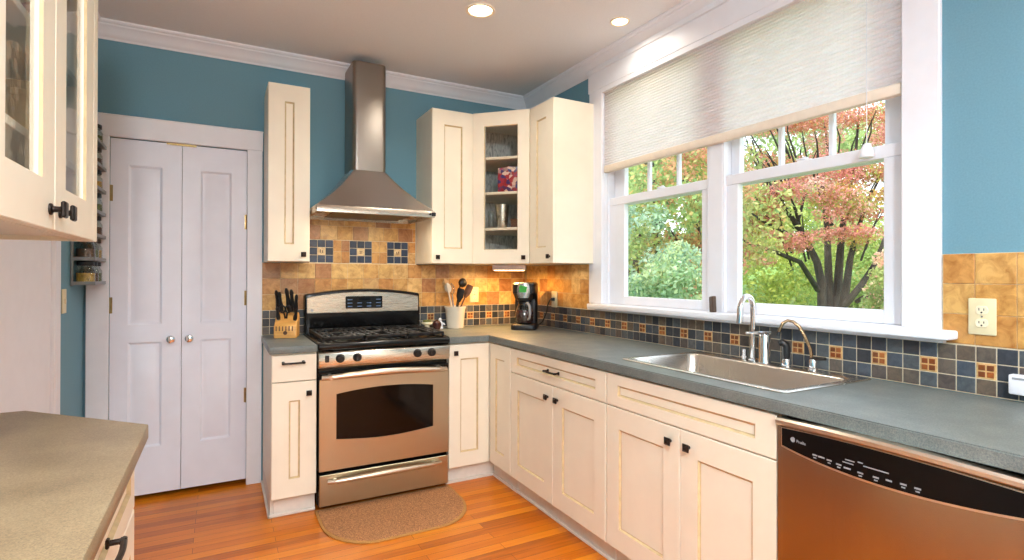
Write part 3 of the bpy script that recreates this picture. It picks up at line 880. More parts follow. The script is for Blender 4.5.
b = B(); b.prism(arch(-W2, W2, .905, 1.168, .034), 'y', -.022, -.094, .010, 2); b.build('backguard_shell', 'black', t)
b = B(); b.prism(arch(-.366, .366, 1.048, 1.150, .034), 'y', -.094, -.101, .003); b.build('backguard_panel', 'steelh', t)
b = B(); b.box(-.128, .114, -.1045, -.1005, 1.074, 1.154, .004); o = b.build('display', 'black', t)
b = B()
for i in range(4):
    for j in range(3):
        if 1 <= i <= 2 and j == 2: continue
        b = B(); b.box(-.115 + .062 * i, -.085 + .062 * i, -.1055, -.1043, 1.085 + .022 * j, 1.090 + .022 * j); b.build('button', 'bluelight', o)
b = B(); b.box(-.04, .03, -.1056, -.1043, 1.128, 1.144, .001); b.build('clock_window', M['ovenglass'], o)
b = B(); b.lathe([(.009, -.1015), (.009, -.1005)], (-.335, 0, 1.068), 16, 'y'); b.build('badge', 'greyplastic', t)
b = B(); b.prism([(-.61, .782), (-.61, .876), (-.650, .876), (-.6615, .866), (-.663, .800), (-.656, .786)], 'x', -W2, W2, .002); b.build('control_panel', 'steelh', t)
for x in (-.267, -.175, .173, .260):
    b = B(); b.lathe([(.024, -.662), (.024, -.668), (.0205, -.671), (.019, -.690), (.016, -.694), (.001, -.694)], (x, 0, .836), 22, 'y')
    b.box(x - .004, x + .004, -.700, -.69, .818, .854, .002)
    b.build('knob', 'blackm', t)
b = B(); b.box(-.347, -.325, -.667, -.660, .818, .856, .003); b.box(-.343, -.329, -.671, -.666, .822, .836, .002); b.build('rocker_switch', 'blackm', t)
# oven door
b = B()
b.prism(arch(-W2 + .002, W2 - .002, .222, .760, 0.0, 2), 'y', -.613, -.648, .004)
od = b.build('oven_door', 'black', t)
b = B()
xw0, xw1 = -.285, .275
ring_o = [( -W2 + .004, .226), (W2 - .004, .226), (W2 - .004, .722), (-W2 + .004, .722)]
win = arch(xw0, xw1, .392, .640, .022, 16, .020)
# steel skin around the arched window: four strips joined at the window outline
def strip(pts_a, pts_b, y): b.loft([[(p[0], y, p[1]) for p in pts_a], [(p[0], y, p[1]) for p in pts_b]], False, False, closed=False)
n = 16
bot = win[:n + 1]; topw = win[n + 1:][::-1]
y = -.6555
xo = [-W2 + .004] + [xw0 + (xw1 - xw0) * k / n for k in range(n + 1)] + [W2 - .004]
bb = [(xo[0], bot[0][1])] + bot + [(xo[-1], bot[-1][1])]
tt = [(xo[0], topw[0][1])] + topw + [(xo[-1], topw[-1][1])]
strip([(x, .226) for x in xo], bb, y); strip(tt, [(x, .722) for x in xo], y)
strip([bb[0], bb[1]], [tt[0], tt[1]], y); strip([bb[-2], bb[-1]], [tt[-2], tt[-1]], y)
b.loft([[(p[0], y, p[1]) for p in ring_o], [(p[0], -.6475, p[1]) for p in ring_o]], False, False)
b.loft([[(p[0], y, p[1]) for p in win], [(p[0], -.649, p[1]) for p in win]], False, False)
b.build('door_skin', 'steel', od)
b = B(); b.prism(win, 'y', -.648, -.651); b.build('window', 'ovenglass', od)
def bowed(parent, xa, xb, za, zm, zb, ymid, yend, r):
    b = B(); pts = []
    for k in range(21):
        q = k / 20; s = math.sin(PI * q) ** .6 if 0 < q < 1 else 0
        pts.append((xa + (xb - xa) * q, yend + (ymid - yend) * s, za + (zb - za) * q + (zm - (za + zb) / 2) * math.sin(PI * q)))
    b.tube(pts, [r * (.75 + .25 * math.sin(PI * k / 20)) for k in range(21)], 14)
    for s in (.06, .94):
        x = xa + (xb - xa) * s; z = za + (zm - za) * math.sin(PI * s)
        b.cyl((x, -.65, z), (x, ymid + .012, z), r * .8, r * .7, 10)
    return b.build('handle', 'handle', parent)
bowed(od, -.362, .350, .736, .752, .730, -.714, -.672, .0185)
b = B(); b.box(-W2 + .004, W2 - .004, -.6475, -.613, .030, .206, .003); dr = b.build('drawer', 'black', t)
b = B(); b.prism([(-W2 + .006, .034), (W2 - .006, .034), (W2 - .006, .204), (-W2 + .006, .204)], 'y', -.647, -.655, .003); b.build('drawer_skin', 'steel', dr)
bowed(dr, -.330, .320, .168, .180, .172, -.702, -.668, .0150)
# burners and grates
for bx, by, r in ((-.20, -.50, .045), (-.20, -.23, .038), (.20, -.50, .05), (.20, -.23, .035), (0, -.365, .04)):
    b = B(); b.lathe([(r + .022, .9245), (r + .022, .928), (r + .014, .930), (r + .012, .936), (r, .938), (r, .944), (r * .9, .948), (.001, .949)], (bx, by, 0), 22)
    tag(b.build('burner', ['iron'], t), 'black burner cap')
    b = B(); b.lathe([(r + .05, .9242), (r + .052, .926), (r + .046, .9265), (r + .026, .9246)], (bx, by, 0), 26, cap0=False, cap1=False); b.build('burner_ring', 'steelh', t)
for gx0, gx1 in ((-.355, -.128), (-.122, .122), (.128, .355)):
    b = B(); y0, y1, zt = -.625, -.115, .952
    bar = lambda x0, x1, ya, yb, h=.017: b.box(x0, x1, ya, yb, zt - h, zt, .003)
    for x in (gx0, gx1 - .012): bar(x, x + .012, y0, y1)
    for y in (y0, y1 - .012, (y0 + y1) / 2 - .006): bar(gx0, gx1, y, y + .012)
    for k in range(1, 6):
        if k == 3: continue
        x = gx0 + (gx1 - gx0) * k / 6
        bar(x - .0065, x + .0065, y0, y1)
    for y in (-.50, -.23):
        bar(gx0, gx0 + (gx1 - gx0) * .36, y - .005, y + .005); bar(gx0 + (gx1 - gx0) * .64, gx1, y - .005, y + .005)
    for x in (gx0 + .006, gx1 - .006):
        for y in (y0 + .008, y1 - .008, (y0 + y1) / 2): b.box(x - .006, x + .006, y - .007, y + .007, .9242, zt - .005, .002)
    b.build('grate', 'iron', t)

# ------------------------------------------------------------------ hood
t = thing('range_hood', 'stainless steel chimney hood on the teal wall above the range', 'range hood', (-1.312, 0, 1.655))
b = B()
def hr(w, yf, yb, z, r, n=5): return rrect(-w, w, yf, yb, r, z, n)
b.loft([hr(.106, -.285, -.004, .28, .03), hr(.106, -.285, -.004, .974, .03), hr(.104, -.283, -.004, .986, .03)], True, True)
b.build('chimney', 'chimneysteel', t, 40)
b = B(); rings = []
for k in range(9):
    q = k / 8
    w = .354 + (.113 - .354) * q; f = .505 + (.292 - .505) * q
    cv = .012 * math.sin(PI * q)
    rings.append(hr(w - cv * 1.6, -(f - cv), -.004, .040 + (.298 - .040) * q, .010 + .024 * q))
b.loft(rings, False, True); b.build('canopy', 'hoodsteel', t, 40)
b = B(); b.loft([hr(.355, -.506, -.004, .0, .010), hr(.357, -.508, -.004, .002, .010), hr(.357, -.508, -.004, .038, .010), hr(.355, -.506, -.004, .0405, .010)], False, True)
b.loft([hr(.355, -.506, -.004, .0, .010), hr(.336, -.485, -.02, .001, .01), hr(.336, -.485, -.02, .018, .01)], False, True)
b.build('rim_band', 'steelh', t, 40)
b = B(); b.box(-.24, .24, -.45, -.06, .012, .017, .002); b.build('grease_filter', 'filterm', t)
for sx in (-.18, .18):
    b = B(); b.lathe([(.032, .016), (.032, .010), (.026, .009), (.001, .009)], (sx, -.462 + .02, 0), 18); o = b.build('lamp', 'hoodglow', t)
b = B(); b.box(.331, .359, -.5115, -.5075, .008, .032, .003); b.lathe([(.007, -.515), (.007, -.511)], (.321, 0, .02), 12, 'y'); b.build('switch', 'blackm', t)

# ------------------------------------------------------------------ dishwasher
t = thing('dishwasher', 'stainless steel dishwasher with a curved black control panel under the worktop', 'dishwasher', (0, -2.645, 0), -PI / 2)
DW = .604
b = B(); b.box(.004, DW - .004, -.60, -.02, .10, .868, .003); b.build('body', 'blackm', t)
b = B(); b.box(.004, DW - .004, -.575, -.55, 0, .10, .002); b.build('toe_kick', 'black', t)
def bow(x): return -.640 - .030 * (1 - ((x - DW / 2) / (DW / 2)) ** 2)
def dwpanel(b, zlo, zhi, off, x0=.003, x1=DW - .003, n=24, depth=.030):
    fr = []; bk = []
    for k in range(n + 1):
        x = x0 + (x1 - x0) * k / n
        a, c = zlo(x), zhi(x)
        yy = bow(x) - off
        fr.append(((x, yy, a), (x, yy, c))); bk.append(((x, yy + depth, a), (x, yy + depth, c)))
    b.loft([[p[0] for p in bk], [p[0] for p in fr], [p[1] for p in fr], [p[1] for p in bk]], False, False, closed=False)
    b.quad([bk[0][0], fr[0][0], fr[0][1], bk[0][1]]); b.quad([bk[-1][0], fr[-1][0], fr[-1][1], bk[-1][1]])
par = lambda x: 1 - ((x - DW / 2) / (DW / 2)) ** 2
b = B(); dwpanel(b, lambda x: .115, lambda x: .836 + .016 * par(x), 0); dp = b.build('door_panel', 'dwsteel', t, 30)
b = B(); dwpanel(b, lambda x: .786 - .020 * par(x) - .006, lambda x: .832 + .018 * par(x) + .002, .002, .018, DW - .018, 24, .01); b.build('panel_trim', 'handle', dp)
b = B(); dwpanel(b, lambda x: .786 - .020 * par(x), lambda x: .832 + .018 * par(x), .0035, .021, DW - .021, 24, .01); cp = b.build('control_panel', 'panelblack', dp)
b = B()
rings = []
for k in range(25):
    x = .003 + (DW - .006) * k / 24; y = bow(x); z = .840 + .014 * par(x)
    rings.append([(x, y + .028, z), (x, y - .006, z), (x, y - .013, z + .006), (x, y - .013, z + .016), (x, y - .006, z + .022), (x, y + .028, z + .022)])
b.loft(rings); b.build('handle_lip', 'handle', dp)
b = B()
for k, x in enumerate((.135, .155, .178, .205, .228, .262, .300, .330, .362, .392)):
    w = .007 if k not in (1, 4) else .009
    z = .786 - .020 * par(x) + .014 + .002 * math.sin(k)
    b.box(x - w, x + w, bow(x) - .0046, bow(x) - .0034, z, z + .004)
    if k % 3 != 1: b.box(x - w * .6, x + w * .6, bow(x) - .0046, bow(x) - .0034, z - .007, z - .004)
for x, w, z in ((.235, .012, .803), (.262, .006, .806), (.300, .03, .800), (.23, .014, .795)): b.box(x - w, x + w, bow(x) - .0048, bow(x) - .0034, z, z + .0025)
b.build('panel_print', 'greyplastic', cp)
b = B(); b.lathe([(.0075, bow(.06) - .0048), (.0075, bow(.06) - .0034)], (.062, 0, .811), 20, 'y'); b.build('badge', 'greyplastic', cp)
def text_mesh(s, size, name, mat, parent, loc, rot):
    cu = bpy.data.curves.new(name, 'FONT'); cu.body = s; cu.size = size; cu.extrude = .0004; cu.align_x = 'LEFT'
    ob = bpy.data.objects.new(name + '_c', cu); C.objects.link(ob)
    me = bpy.data.meshes.new_from_object(ob.evaluated_get(bpy.context.evaluated_depsgraph_get()))
    bpy.data.objects.remove(ob); bpy.data.curves.remove(cu)
    me.transform(Matrix.Translation(loc) @ Matrix.Rotation(rot[2], 4, 'Z') @ Matrix.Rotation(rot[0], 4, 'X'))
    me.materials.clear(); me.materials.append(M[mat])
    o = bpy.data.objects.new(name, me); C.objects.link(o); o.parent = parent
    return o
sl = math.atan2(bow(.10) - bow(.07), .03)
text_mesh('Profile', .012, 'lettering', 'greyplastic', cp, (.075, bow(.075) - .0048, .8065), (PI / 2, 0, sl))
b = B(); b.box(DW + .002, DW + .020, -.635, -.02, 0, .8755, .002); b.build('end_panel', 'cream', t)

# ------------------------------------------------------------------ left counter and glazed wall cabinet
t = thing('base_cabinet', 'cream base cabinet with a drawer under the left counter in the foreground', 'cabinet', (XL, 0, 0))
XF = .475            # front plane from the left wall
b = B()
b.prism([(.003, -1.775), (.30, -1.775), (XF - .02, -2.085), (XF - .02, -3.28), (.003, -3.28)], 'z', KH, .8755, .001)
b.build('carcass', 'cream', t)
XLm = Matrix.Translation((0, 0, 0)) @ Matrix.Rotation(PI / 2, 4, 'Z')     # local x -> +y, front faces +x
def ldoor(nm, y0, y1, z0, z1, ra=.085, pl=None, kn=None):
    b = B(XLm); shaker(b, y0, y1, z0, z1, -XF, .0195, .06, ra); o = b.build(nm, ['cream', 'glaze'], t, 20)
    if pl: k = pull(o, pl[0], pl[1], -XF); k.data.transform(XLm)
    if kn: k = knob(o, kn[0], kn[1], -XF); k.data.transform(XLm)
ldoor('drawer_front', -2.93, -2.10, .722, .866, .05, pl=(-2.53, .797))
ldoor('door', -2.513, -2.10, KH + .003, .717, kn=(-2.483, .65)); ldoor('door', -2.93, -2.516, KH + .003, .717, kn=(-2.546, .65))
ldoor('door', -3.275, -2.934, KH + .003, .866)
b = B(); b.prism([(.003, -1.80), (.28, -1.80), (.415, -2.10), (.415, -3.27), (.003, -3.27)], 'z', 0, KH - .001); b.build('toe_kick', 'kick', t)
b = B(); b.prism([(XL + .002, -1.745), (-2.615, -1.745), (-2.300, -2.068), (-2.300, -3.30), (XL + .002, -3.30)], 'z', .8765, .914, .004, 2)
tag(b.build('worktop', 'lamL'), 'warm-lit clipped-corner worktop in the left foreground', 'worktop')

t = thing('glazed_wall_cabinet', 'cream wall cabinet with two glass doors hanging over the left counter', 'wall cabinet', (XL, -2.690, 1.385), PI / 2)
LW, LH, LD = .886, 1.02, .350
b = B(); p = .018
b.box(0, p, -LD + .02, -.002, 0, LH, .001); b.box(LW - p, LW, -LD + .02, -.002, 0, LH, .001)
b.box(p, LW - p, -LD + .02, -.002, 0.012, p + .012); b.box(p, LW - p, -LD + .02, -.002, LH - p, LH); b.box(p, LW - p, -LD + .02, -LD + .035, 0, .03); b.box(0, .0545, -LD, -LD + .0195, 0, LH, .002); b.box(.8335, LW, -LD, -LD + .0195, 0, LH, .002)
b.mi = 1; b.box(p, LW - p, -.012, -.002, p, LH - p)
b.build('carcass', ['cream', 'crackle'], t)
for z in (.205, .445, .69):
    b = B(); b.box(p, LW - p, -LD + .04, -.014, z - .018, z, .001); b.build('shelf', 'cream', t)
for x0, x1, kx in ((.056, .4425, .405), (.4455, .832, .481)):
    b = B(); shaker(b, x0, x1, .001, LH - .001, -LD, .0195, .088, .098, True); o = b.build('door', ['cream', 'glaze'], t, 20)
    g = B(); g.box(x0 + .086, x1 - .086, -LD + .010, -LD + .013, .098, LH - .098); g.build('pane', 'cabglass', o)
    k = B()
    z = .042
    k.lathe([(.012, -LD), (.012, -LD - .004), (.007, -LD - .006), (.006, -LD - .016), (.009, -LD - .022)], (kx, 0, z), 12, 'y')
    k.box(kx - .013, kx + .013, -LD - .029, -LD - .020, z - .017, z + .017, .003)
    tag(k.build('knob', 'bronze', o), 'dark bronze square knob')
# a few things behind its glass
def can(name, label, cat, y, x, z, prof, mat, n=22):
    b = B(); b.lathe(prof, (0, 0, 0), n); o = tag(b.build(name, mat), label, cat); o.location = (x, y, z); return o
can('canister', 'red lidded canister behind the right glass door of the left cabinet', 'canister', -1.95, -2.56, 1.8305, [(.05, 0), (.052, .004), (.052, .09), (.048, .10), (.05, .104), (.05, .12), (.02, .128), (.012, .14), (.001, .145)], 'red')
can('storage_jar', 'tan storage jar behind the right glass door of the left cabinet', 'jar', -1.97, -2.57, 1.5905, [(.05, 0), (.055, .01), (.055, .13), (.04, .15), (.04, .17), (.001, .172)], 'tan')

# ------------------------------------------------------------------ spice rack and jars on the left wall
t = thing('spice_rack', 'tall grey spice rack of narrow shelves on the wall beside the closet doors', 'spice rack', (XL, -.165, 1.235))
b = B()
for s in (-1, 1): b.box(.001, .012, s * .140 - .006, s * .140 + .006, 0, .88, .002)
b.build('upright', 'rackmetal', t)
SH = [.004 + .124 * k for k in range(7)]
for z in SH:
    b = B(); b.box(.002, .100, -.148, .148, z, z + .008, .001); b.box(.096, .101, -.148, .148, z, z + .018, .001); b.box(.002, .10, -.149, -.146, z, z + .018); b.box(.002, .10, .146, .149, z, z + .018)
    b.build('shelf', 'rackmetal', t)
proto = thing('spice_jar', 'x', 'spice jar', (0, 0, 0), 0, 'spice jars on the rack')
b = B(); b.lathe([(.030, .001), (.033, .005), (.033, .050), (.026, .062), (.026, .068), (.0245, .068), (.0245, .061), (.0315, .049), (.0315, .006), (.001, .004)], (0, 0, 0), 18); b.build('glass', 'jar', proto)
b = B(); b.lathe([(.0305, .005), (.0308, .040), (.001, .041)], (0, 0, 0), 16); fill = b.build('spice', 'spice1', proto)
b = B(); b.lathe([(.028, .0685), (.029, .070), (.029, .084), (.027, .086), (.001, .0865)], (0, 0, 0), 18); b.build('lid', 'blackm', proto)
ordn = ['lowest', 'second lowest', 'third lowest', 'middle', 'third highest', 'second highest', 'top']
pos = ['near end', 'middle', 'far end']
first = True
for si in range(7):
    for ji in range(3):
        if si > 1 and ji < 2: continue
        o = proto if first else dup(proto)
        first = False
        o.location = (XL + .052, -.165 + (-.088, 0, .088)[ji], 1.235 + SH[si] + .0085); o.scale = (1.26, 1.26, 1.31)
        if si > 1: o['label'] = 'spice jar on the %s shelf of the spice rack' % ordn[si]
        else: o['label'] = 'spice jar at the %s of the %s shelf of the spice rack' % (pos[ji], ordn[si])
        k = (si + ji) % 3
        for ch in [c for c in bpy.data.objects if c.parent == o and c.name.startswith('spice')]:
            if k:
                ch.data = ch.data.copy(); ch.data.materials[0] = M[('spice1', 'spice2', 'spice3')[k]]

# ------------------------------------------------------------------ small things on the worktops
CT = .9142
# knife block
kb = thing('knife_block', 'light wooden knife block on the short worktop left of the range', 'knife block', (-1.785, -.175, CT), R(-14))
b = B(); b.prism([(-.065, 0), (.065, 0), (.075, .125), (.035, .150), (-.035, .092), (-.065, .072)], 'x', -.064, .064, .004, 1)
b.build('block', 'wood', kb)
b = B()
for i in range(6): b.box(-.053 + .018 * i, -.047 + .018 * i, -.0665, -.0645, .044, .072)
b.build('slots', 'wooddark', kb)
b = B(); b.lathe([(.012, -.0664), (.012, -.0645)], (0, 0, .032), 14, 'y'); b.build('emblem', 'wooddark', kb)
kmat = Matrix.Translation(kb.location) @ Matrix.Rotation(R(-14), 4, 'Z')
names = [('far left', -.052, .048, .150, -.06, 1.0), ('second from the left', -.034, .030, .135, -.05, .95), ('tallest left of centre', .012, .050, .165, -.10, 1.1), ('tallest right of centre', .030, .042, .150, -.03, 1.1),
         ('far right upper', .046, .022, .125, .10, .95), ('lower left', -.044, -.02, .085, -.06, .85), ('lower right', .048, -.025, .075, .22, .85)]
for lab, x, y, hl, lean, sc in names:
    zt = .150 + (y - .035) * .8286 if y < .035 else .150 - (y - .035) * .62
    p0 = Vector((x, y, zt + .005)); d = Vector((lean, -.42, 1)).normalized()
    b = B(); pts = []; rs = []
    for k in range(9):
        q = k / 8; pts.append(tuple(d * (hl * q))); rs.append((.0120 + .0028 * math.sin(2 * PI * q * 1.1) * (1 if q > .1 else .2)) * sc)
    rs[0] = .0115 * sc; rs[-1] = .006 * sc
    b.tube(pts, rs, 10)
    b.mi = 1; b.tube([tuple(d * -.001), tuple(d * .012)], [.0125 * sc, .0125 * sc], 10)
    o = tag(b.build('kitchen_knife', ['blackm', 'silver']), 'black-handled knife in the wooden block, %s' % lab, 'knife', 'knives in the wooden block')
    o.matrix_world = kmat @ Matrix.Translation(p0)
b = B()
for s in (-1, 1):
    c = Vector((s * .015, -.022, .060)); pts = [tuple(c + Vector((.014 * math.cos(a), -.3 * .022 * math.sin(a), .022 * math.sin(a)))) for a in [2 * PI * k / 16 for k in range(17)]]
    b.tube(pts, .0045, 8); b.tube([(s * .004, .0, .004), (s * .009, -.012, .036)], [.005, .005], 8)
o = tag(b.build('kitchen_scissors', 'blackm'), 'black-handled scissors standing in the middle of the knife block', 'scissors')
o.matrix_world = kmat @ Matrix.Translation((-.004, -.012, .1125))

# crock with utensils
CR = Vector((-.655, -.110, CT))
t = thing('utensil_crock', 'white ceramic crock full of cooking utensils right of the range', 'crock', CR)
b = B(); b.lathe([(.056, 0), (.060, .004), (.072, .135), (.078, .150), (.078, .157), (.074, .157), (.068, .135), (.055, .012), (.001, .010)], (0, 0, 0), 28); b.build('pot', 'crock', t)
def utensil(name, label, base, tip, head, mat, r=.005):
    b = B(); p0 = Vector(base); p1 = Vector(tip)
    b.tube([p0, (p0 + p1) / 2 + Vector((0, 0, .003)), p1], [r, r, r * .9], 10)
    d = (p1 - p0).normalized(); side = Vector((.8, -.6, 0)); side = (side - d * side.dot(d)).normalized(); nrm = d.cross(side)
    if head == 'spoon' or head == 'paddle':
        L, w = (.075, .026) if head == 'spoon' else (.10, .026)
        rings = []
        for k in range(9):
            q = k / 8
            ww = w * math.sin(PI * min(1, max(.05, q * .95 + .05))) ** .7 if head == 'spoon' else w * (.35 + .65 * min(1, q * 2.5)) * (1 if q < .95 else .8)
            ww = max(ww, .004); c = p1 + d * L * (q - .02); th = .004
            rings.append([c + side * ww + nrm * .004, c + nrm * (th - .006 * (head == 'spoon')), c - side * ww + nrm * .004, c - nrm * th - nrm * .006 * (head == 'spoon')])
        b.loft(rings)
    elif head == 'ladle':
        c = p1 + Vector((.012, -.012, .0))
        b.lathe([(.006, -.022), (.026, -.016), (.034, 0), (.032, 0), (.024, -.013), (.001, -.018)], c, 16, 'y')
    elif head == 'whisk':
        for k in range(5):
            a = PI * k / 5; u = side * math.cos(a) + nrm * math.sin(a)
            b.tube([p1 + u * (.024 * math.sin(PI * j / 10)) * (1 if j <= 5 else 1) + d * (.09 * j / 10) for j in range(11)], .0013, 5)
            b.tube([p1 - u * (.024 * math.sin(PI * j / 10)) + d * (.09 * j / 10) for j in range(11)], .0013, 5)
    elif head == 'brush':
        b.box(-.018, .018, -.008, .008, 0, .05, .004, 1, Matrix.Translation(p1) @ d.to_track_quat('Z', 'Y').to_matrix().to_4x4())
    o = tag(b.build(name, mat), label, 'utensil', 'utensils in the white crock')
    return o
def cr(x, y, z): return CR + Vector((x, y, z))
utensil('cooking_spoon', 'white plastic cooking spoon leaning left in the white crock', cr(.00, .0, .015), cr(-.062, -.030, .255), 'spoon', 'crock', .006)
utensil('wooden_spoon', 'pale wooden spoon at the back of the white crock', cr(.015, .02, .015), cr(-.048, .045, .285), 'spoon', 'woodlight')
utensil('whisk', 'steel whisk standing behind the dark spatula in the white crock', cr(.005, .02, .015), cr(-.005, .045, .235), 'whisk', 'silver', .006)
utensil('spatula', 'dark spatula standing in the middle of the white crock', cr(-.01, -.01, .015), cr(.010, -.040, .19), 'paddle', 'blackm')
utensil('ladle', 'dark ladle with the highest round head in the white crock', cr(-.01, .01, .015), cr(.048, .018, .325), 'ladle', 'iron')
utensil('wooden_paddle', 'brown wooden paddle leaning right in the white crock', cr(-.02, .0, .015), cr(.070, -.015, .22), 'paddle', 'wooddark', .006)

# coffee maker, turned towards the room
t = thing('coffee_maker', 'black drip coffee maker with a glass carafe in the worktop corner', 'coffee maker', (-.228, -.378, CT), R(-38))
b = B(); b.loft([rrect(-.085, .085, -.12, .10, .035, 0), rrect(-.088, .088, -.122, .10, .035, .006), rrect(-.088, .088, -.122, .10, .035, .030), rrect(-.080, .080, -.114, .10, .035, .040)], True, True); b.build('base', 'blackm', t, 50)
b = B(); b.loft([rrect(-.080, .080, .02, .10, .025, .040), rrect(-.080, .080, .02, .10, .025, .21), rrect(-.082, .082, -.02, .10, .03, .235), rrect(-.082, .082, -.085, .10, .035, .255), rrect(-.082, .082, -.090, .10, .035, .318), rrect(-.070, .070, -.075, .09, .03, .330)], True, True); b.build('tower', 'blackm', t, 50)
b = B(); b.lathe([(.050, .2), (.055, .205), (.060, .255)], (0, -.035, 0), 20); b.build('filter_basket', 'blackm', t)
b = B(); rings = []
for k in range(9):
    q = k / 8; w = .026 + .020 * math.sin(PI * (.15 + .75 * q)); z = .222 + .106 * q
    y = -.090 - .006
    rings.append([(-w, y + .004, z), (-w * .6, y - .006, z), (0, y - .009, z), (w * .6, y - .006, z), (w, y + .004, z), (w, y + .03, z), (-w, y + .03, z)])
b.loft(rings); fp = b.build('front_panel', 'silver', t, 40)
b = B(); b.prism([(-.028, .262), (.022, .262), (.028, .30), (-.02, .312), (-.028, .30)], 'y', -.1045, -.107, .001); tag(b.build('sticker', 'green', fp), 'green sticker')
b = B(); b.lathe([(.050, .042), (.058, .046), (.066, .075), (.066, .105), (.055, .150), (.044, .170), (.044, .182), (.042, .182), (.042, .169), (.053, .149), (.064, .104), (.064, .076), (.056, .049), (.001, .046)], (0, -.040, 0), 26); ca = b.build('carafe', 'jar', t)
b = B(); b.lathe([(.055, .050), (.062, .076), (.063, .105), (.057, .135), (.001, .136)], (0, -.040, 0), 22); b.build('coffee', 'maroon', ca)
b = B(); b.lathe([(.046, .1825), (.046, .192), (.03, .198), (.001, .199)], (0, -.040, 0), 22); b.build('lid', 'blackm', ca)
b = B(); b.tube([(.020, -.083, .185), (.035, -.115, .188), (.05, -.135, .165), (.055, -.138, .12), (.048, -.125, .085), (.035, -.108, .072)], [.007, .009, .009, .008, .008, .006], 10); b.build('carafe_handle', 'greyplastic', ca)
b = B(); iv = (Matrix.Translation((-.228, -.378, CT)) @ Matrix.Rotation(R(-38), 4, 'Z')).inverted()
pts = [(-.155, -.335, .93), (-.12, -.36, .925), (-.09, -.39, .96), (-.065, -.40, 1.02), (-.055, -.405, 1.08), (-.045, -.42, 1.118), (-.032, -.435, 1.124)]
b.tube([iv @ Vector(p) for p in pts], .0045, 8); b.tube([iv @ Vector((-.045, -.431, 1.121)), iv @ Vector((-.0205, -.440, 1.122))], [.009, .012], 10)
b.build('power_cord', 'blackm', t)

# small items by the range
t = thing('candle_holder', 'small cream candle stand close to the right side of the range', 'candle holder', (-.868, -.115, CT))
b = B(); b.lathe([(.030, 0), (.030, .004), (.018, .010), (.016, .030), (.032, .036), (.040, .040), (.040, .052), (.034, .052), (.001, .046)], (0, 0, 0), 20); b.build('stand', 'outletface', t)
b = B(); b.lathe([(.030, .0525), (.030, .066), (.001, .068)], (0, 0, 0), 16); b.build('candle', 'spice3', t)
can('sugar_bowl', 'small dark maroon bowl between the candle stand and the white figurine', 'bowl', -.145, -.808, CT, [(.022, 0), (.024, .006), (.032, .03), (.030, .046), (.022, .054), (.020, .060), (.008, .066), (.001, .068)], 'maroon')
b = B()
b.lathe([(.020, 0), (.022, .004), (.018, .014), (.022, .030), (.019, .044), (.010, .054), (.011, .064), (.008, .074), (.001, .077)], (0, 0, 0), 16)
b.tube([(.012, 0, .04), (.026, -.004, .034), (.036, -.006, .026)], [.008, .007, .003], 8); b.tube([(-.012, 0, .036), (-.022, -.002, .03)], [.008, .004], 8)
o = tag(b.build('figurine', 'white'), 'tiny white ceramic figurine beside the white crock', 'figurine'); o.location = (-.770, -.110, CT)

# sill block, outlets, switch
b = B(); b.box(-.022, .022, -.010, .010, 0, .078, .003, 1)
o = tag(b.build('wooden_block', 'brownblock'), 'small dark brown block standing on the window sill at the centre post', 'block'); o.location = (-.02, -1.862, 1.1155); o.rotation_euler = (R(0), R(6), R(62))
def outlet(name, label, X_, duplex=True, w=.072, h=.116):
    t = thing(name, label, 'outlet' if duplex else 'switch'); t.matrix_world = X_
    b = B(); b.box(-w / 2, w / 2, -.006, 0, -h / 2, h / 2, .003, 2); b.build('cover_plate', 'almond', t)
    if duplex:
        for s in (-1, 1):
            b = B(); b.prism([(.017 * math.cos(a), s * .0205 + max(-.0135, min(.0135, .0175 * math.sin(a)))) for a in [2 * PI * k / 24 for k in range(24)]], 'y', -.0055, -.0085, .001); o = b.build('receptacle', 'outletface', t)
            b = B(); b.box(-.0075, -.0055, -.009, -.0083, s * .0205 - .001, s * .0205 + .007); b.box(.0050, .0070, -.009, -.0083, s * .0205 - .001, s * .0205 + .006); b.lathe([(.0026, -.009), (.0026, -.0083)], (0, 0, s * .0205 - .007), 10, 'y'); b.build('slots', 'blackm', o)
        b = B(); b.lathe([(.003, -.0072), (.003, -.0058)], (0, 0, 0), 10, 'y'); b.build('screw', 'silver', t)
    else:
        b = B(); b.box(-.006, .006, -.012, -.005, -.012, .012, .002); b.build('toggle', 'outletface', t)
    return t
RW = Matrix.Rotation(-PI / 2, 4, 'Z')
outlet('wall_outlet', 'almond outlet on the travertine right of the window', Matrix.Translation((-.0112, -2.918, 1.166)) @ RW)
outlet('wall_outlet', 'almond outlet behind the coffee maker beside the cord plug', Matrix.Translation((-.0112, -.430, 1.122)) @ RW)
outlet('wall_outlet', 'almond outlet on the back wall behind the utensil crock', Matrix.Translation((-.462, -.0112, 1.148)))
outlet('light_switch', 'almond light switch at the edge of the side door casing on the left wall', Matrix.Translation((XL + .0005, -.440, 1.165)) @ Matrix.Rotation(PI / 2, 4, 'Z'), False)
t = thing('plastic_box', 'white plastic box against the dark tiles beyond the outlet at the right edge', 'box', (-.0112, -2.990, .938), -PI / 2)
b = B(); b.box(0, .11, -.03, 0, 0, .060, .005, 2); b.build('case', 'white', t)
b = B(); b.box(.01, .10, -.0315, -.0295, .046, .052); b.build('seam', 'greyplastic', t)

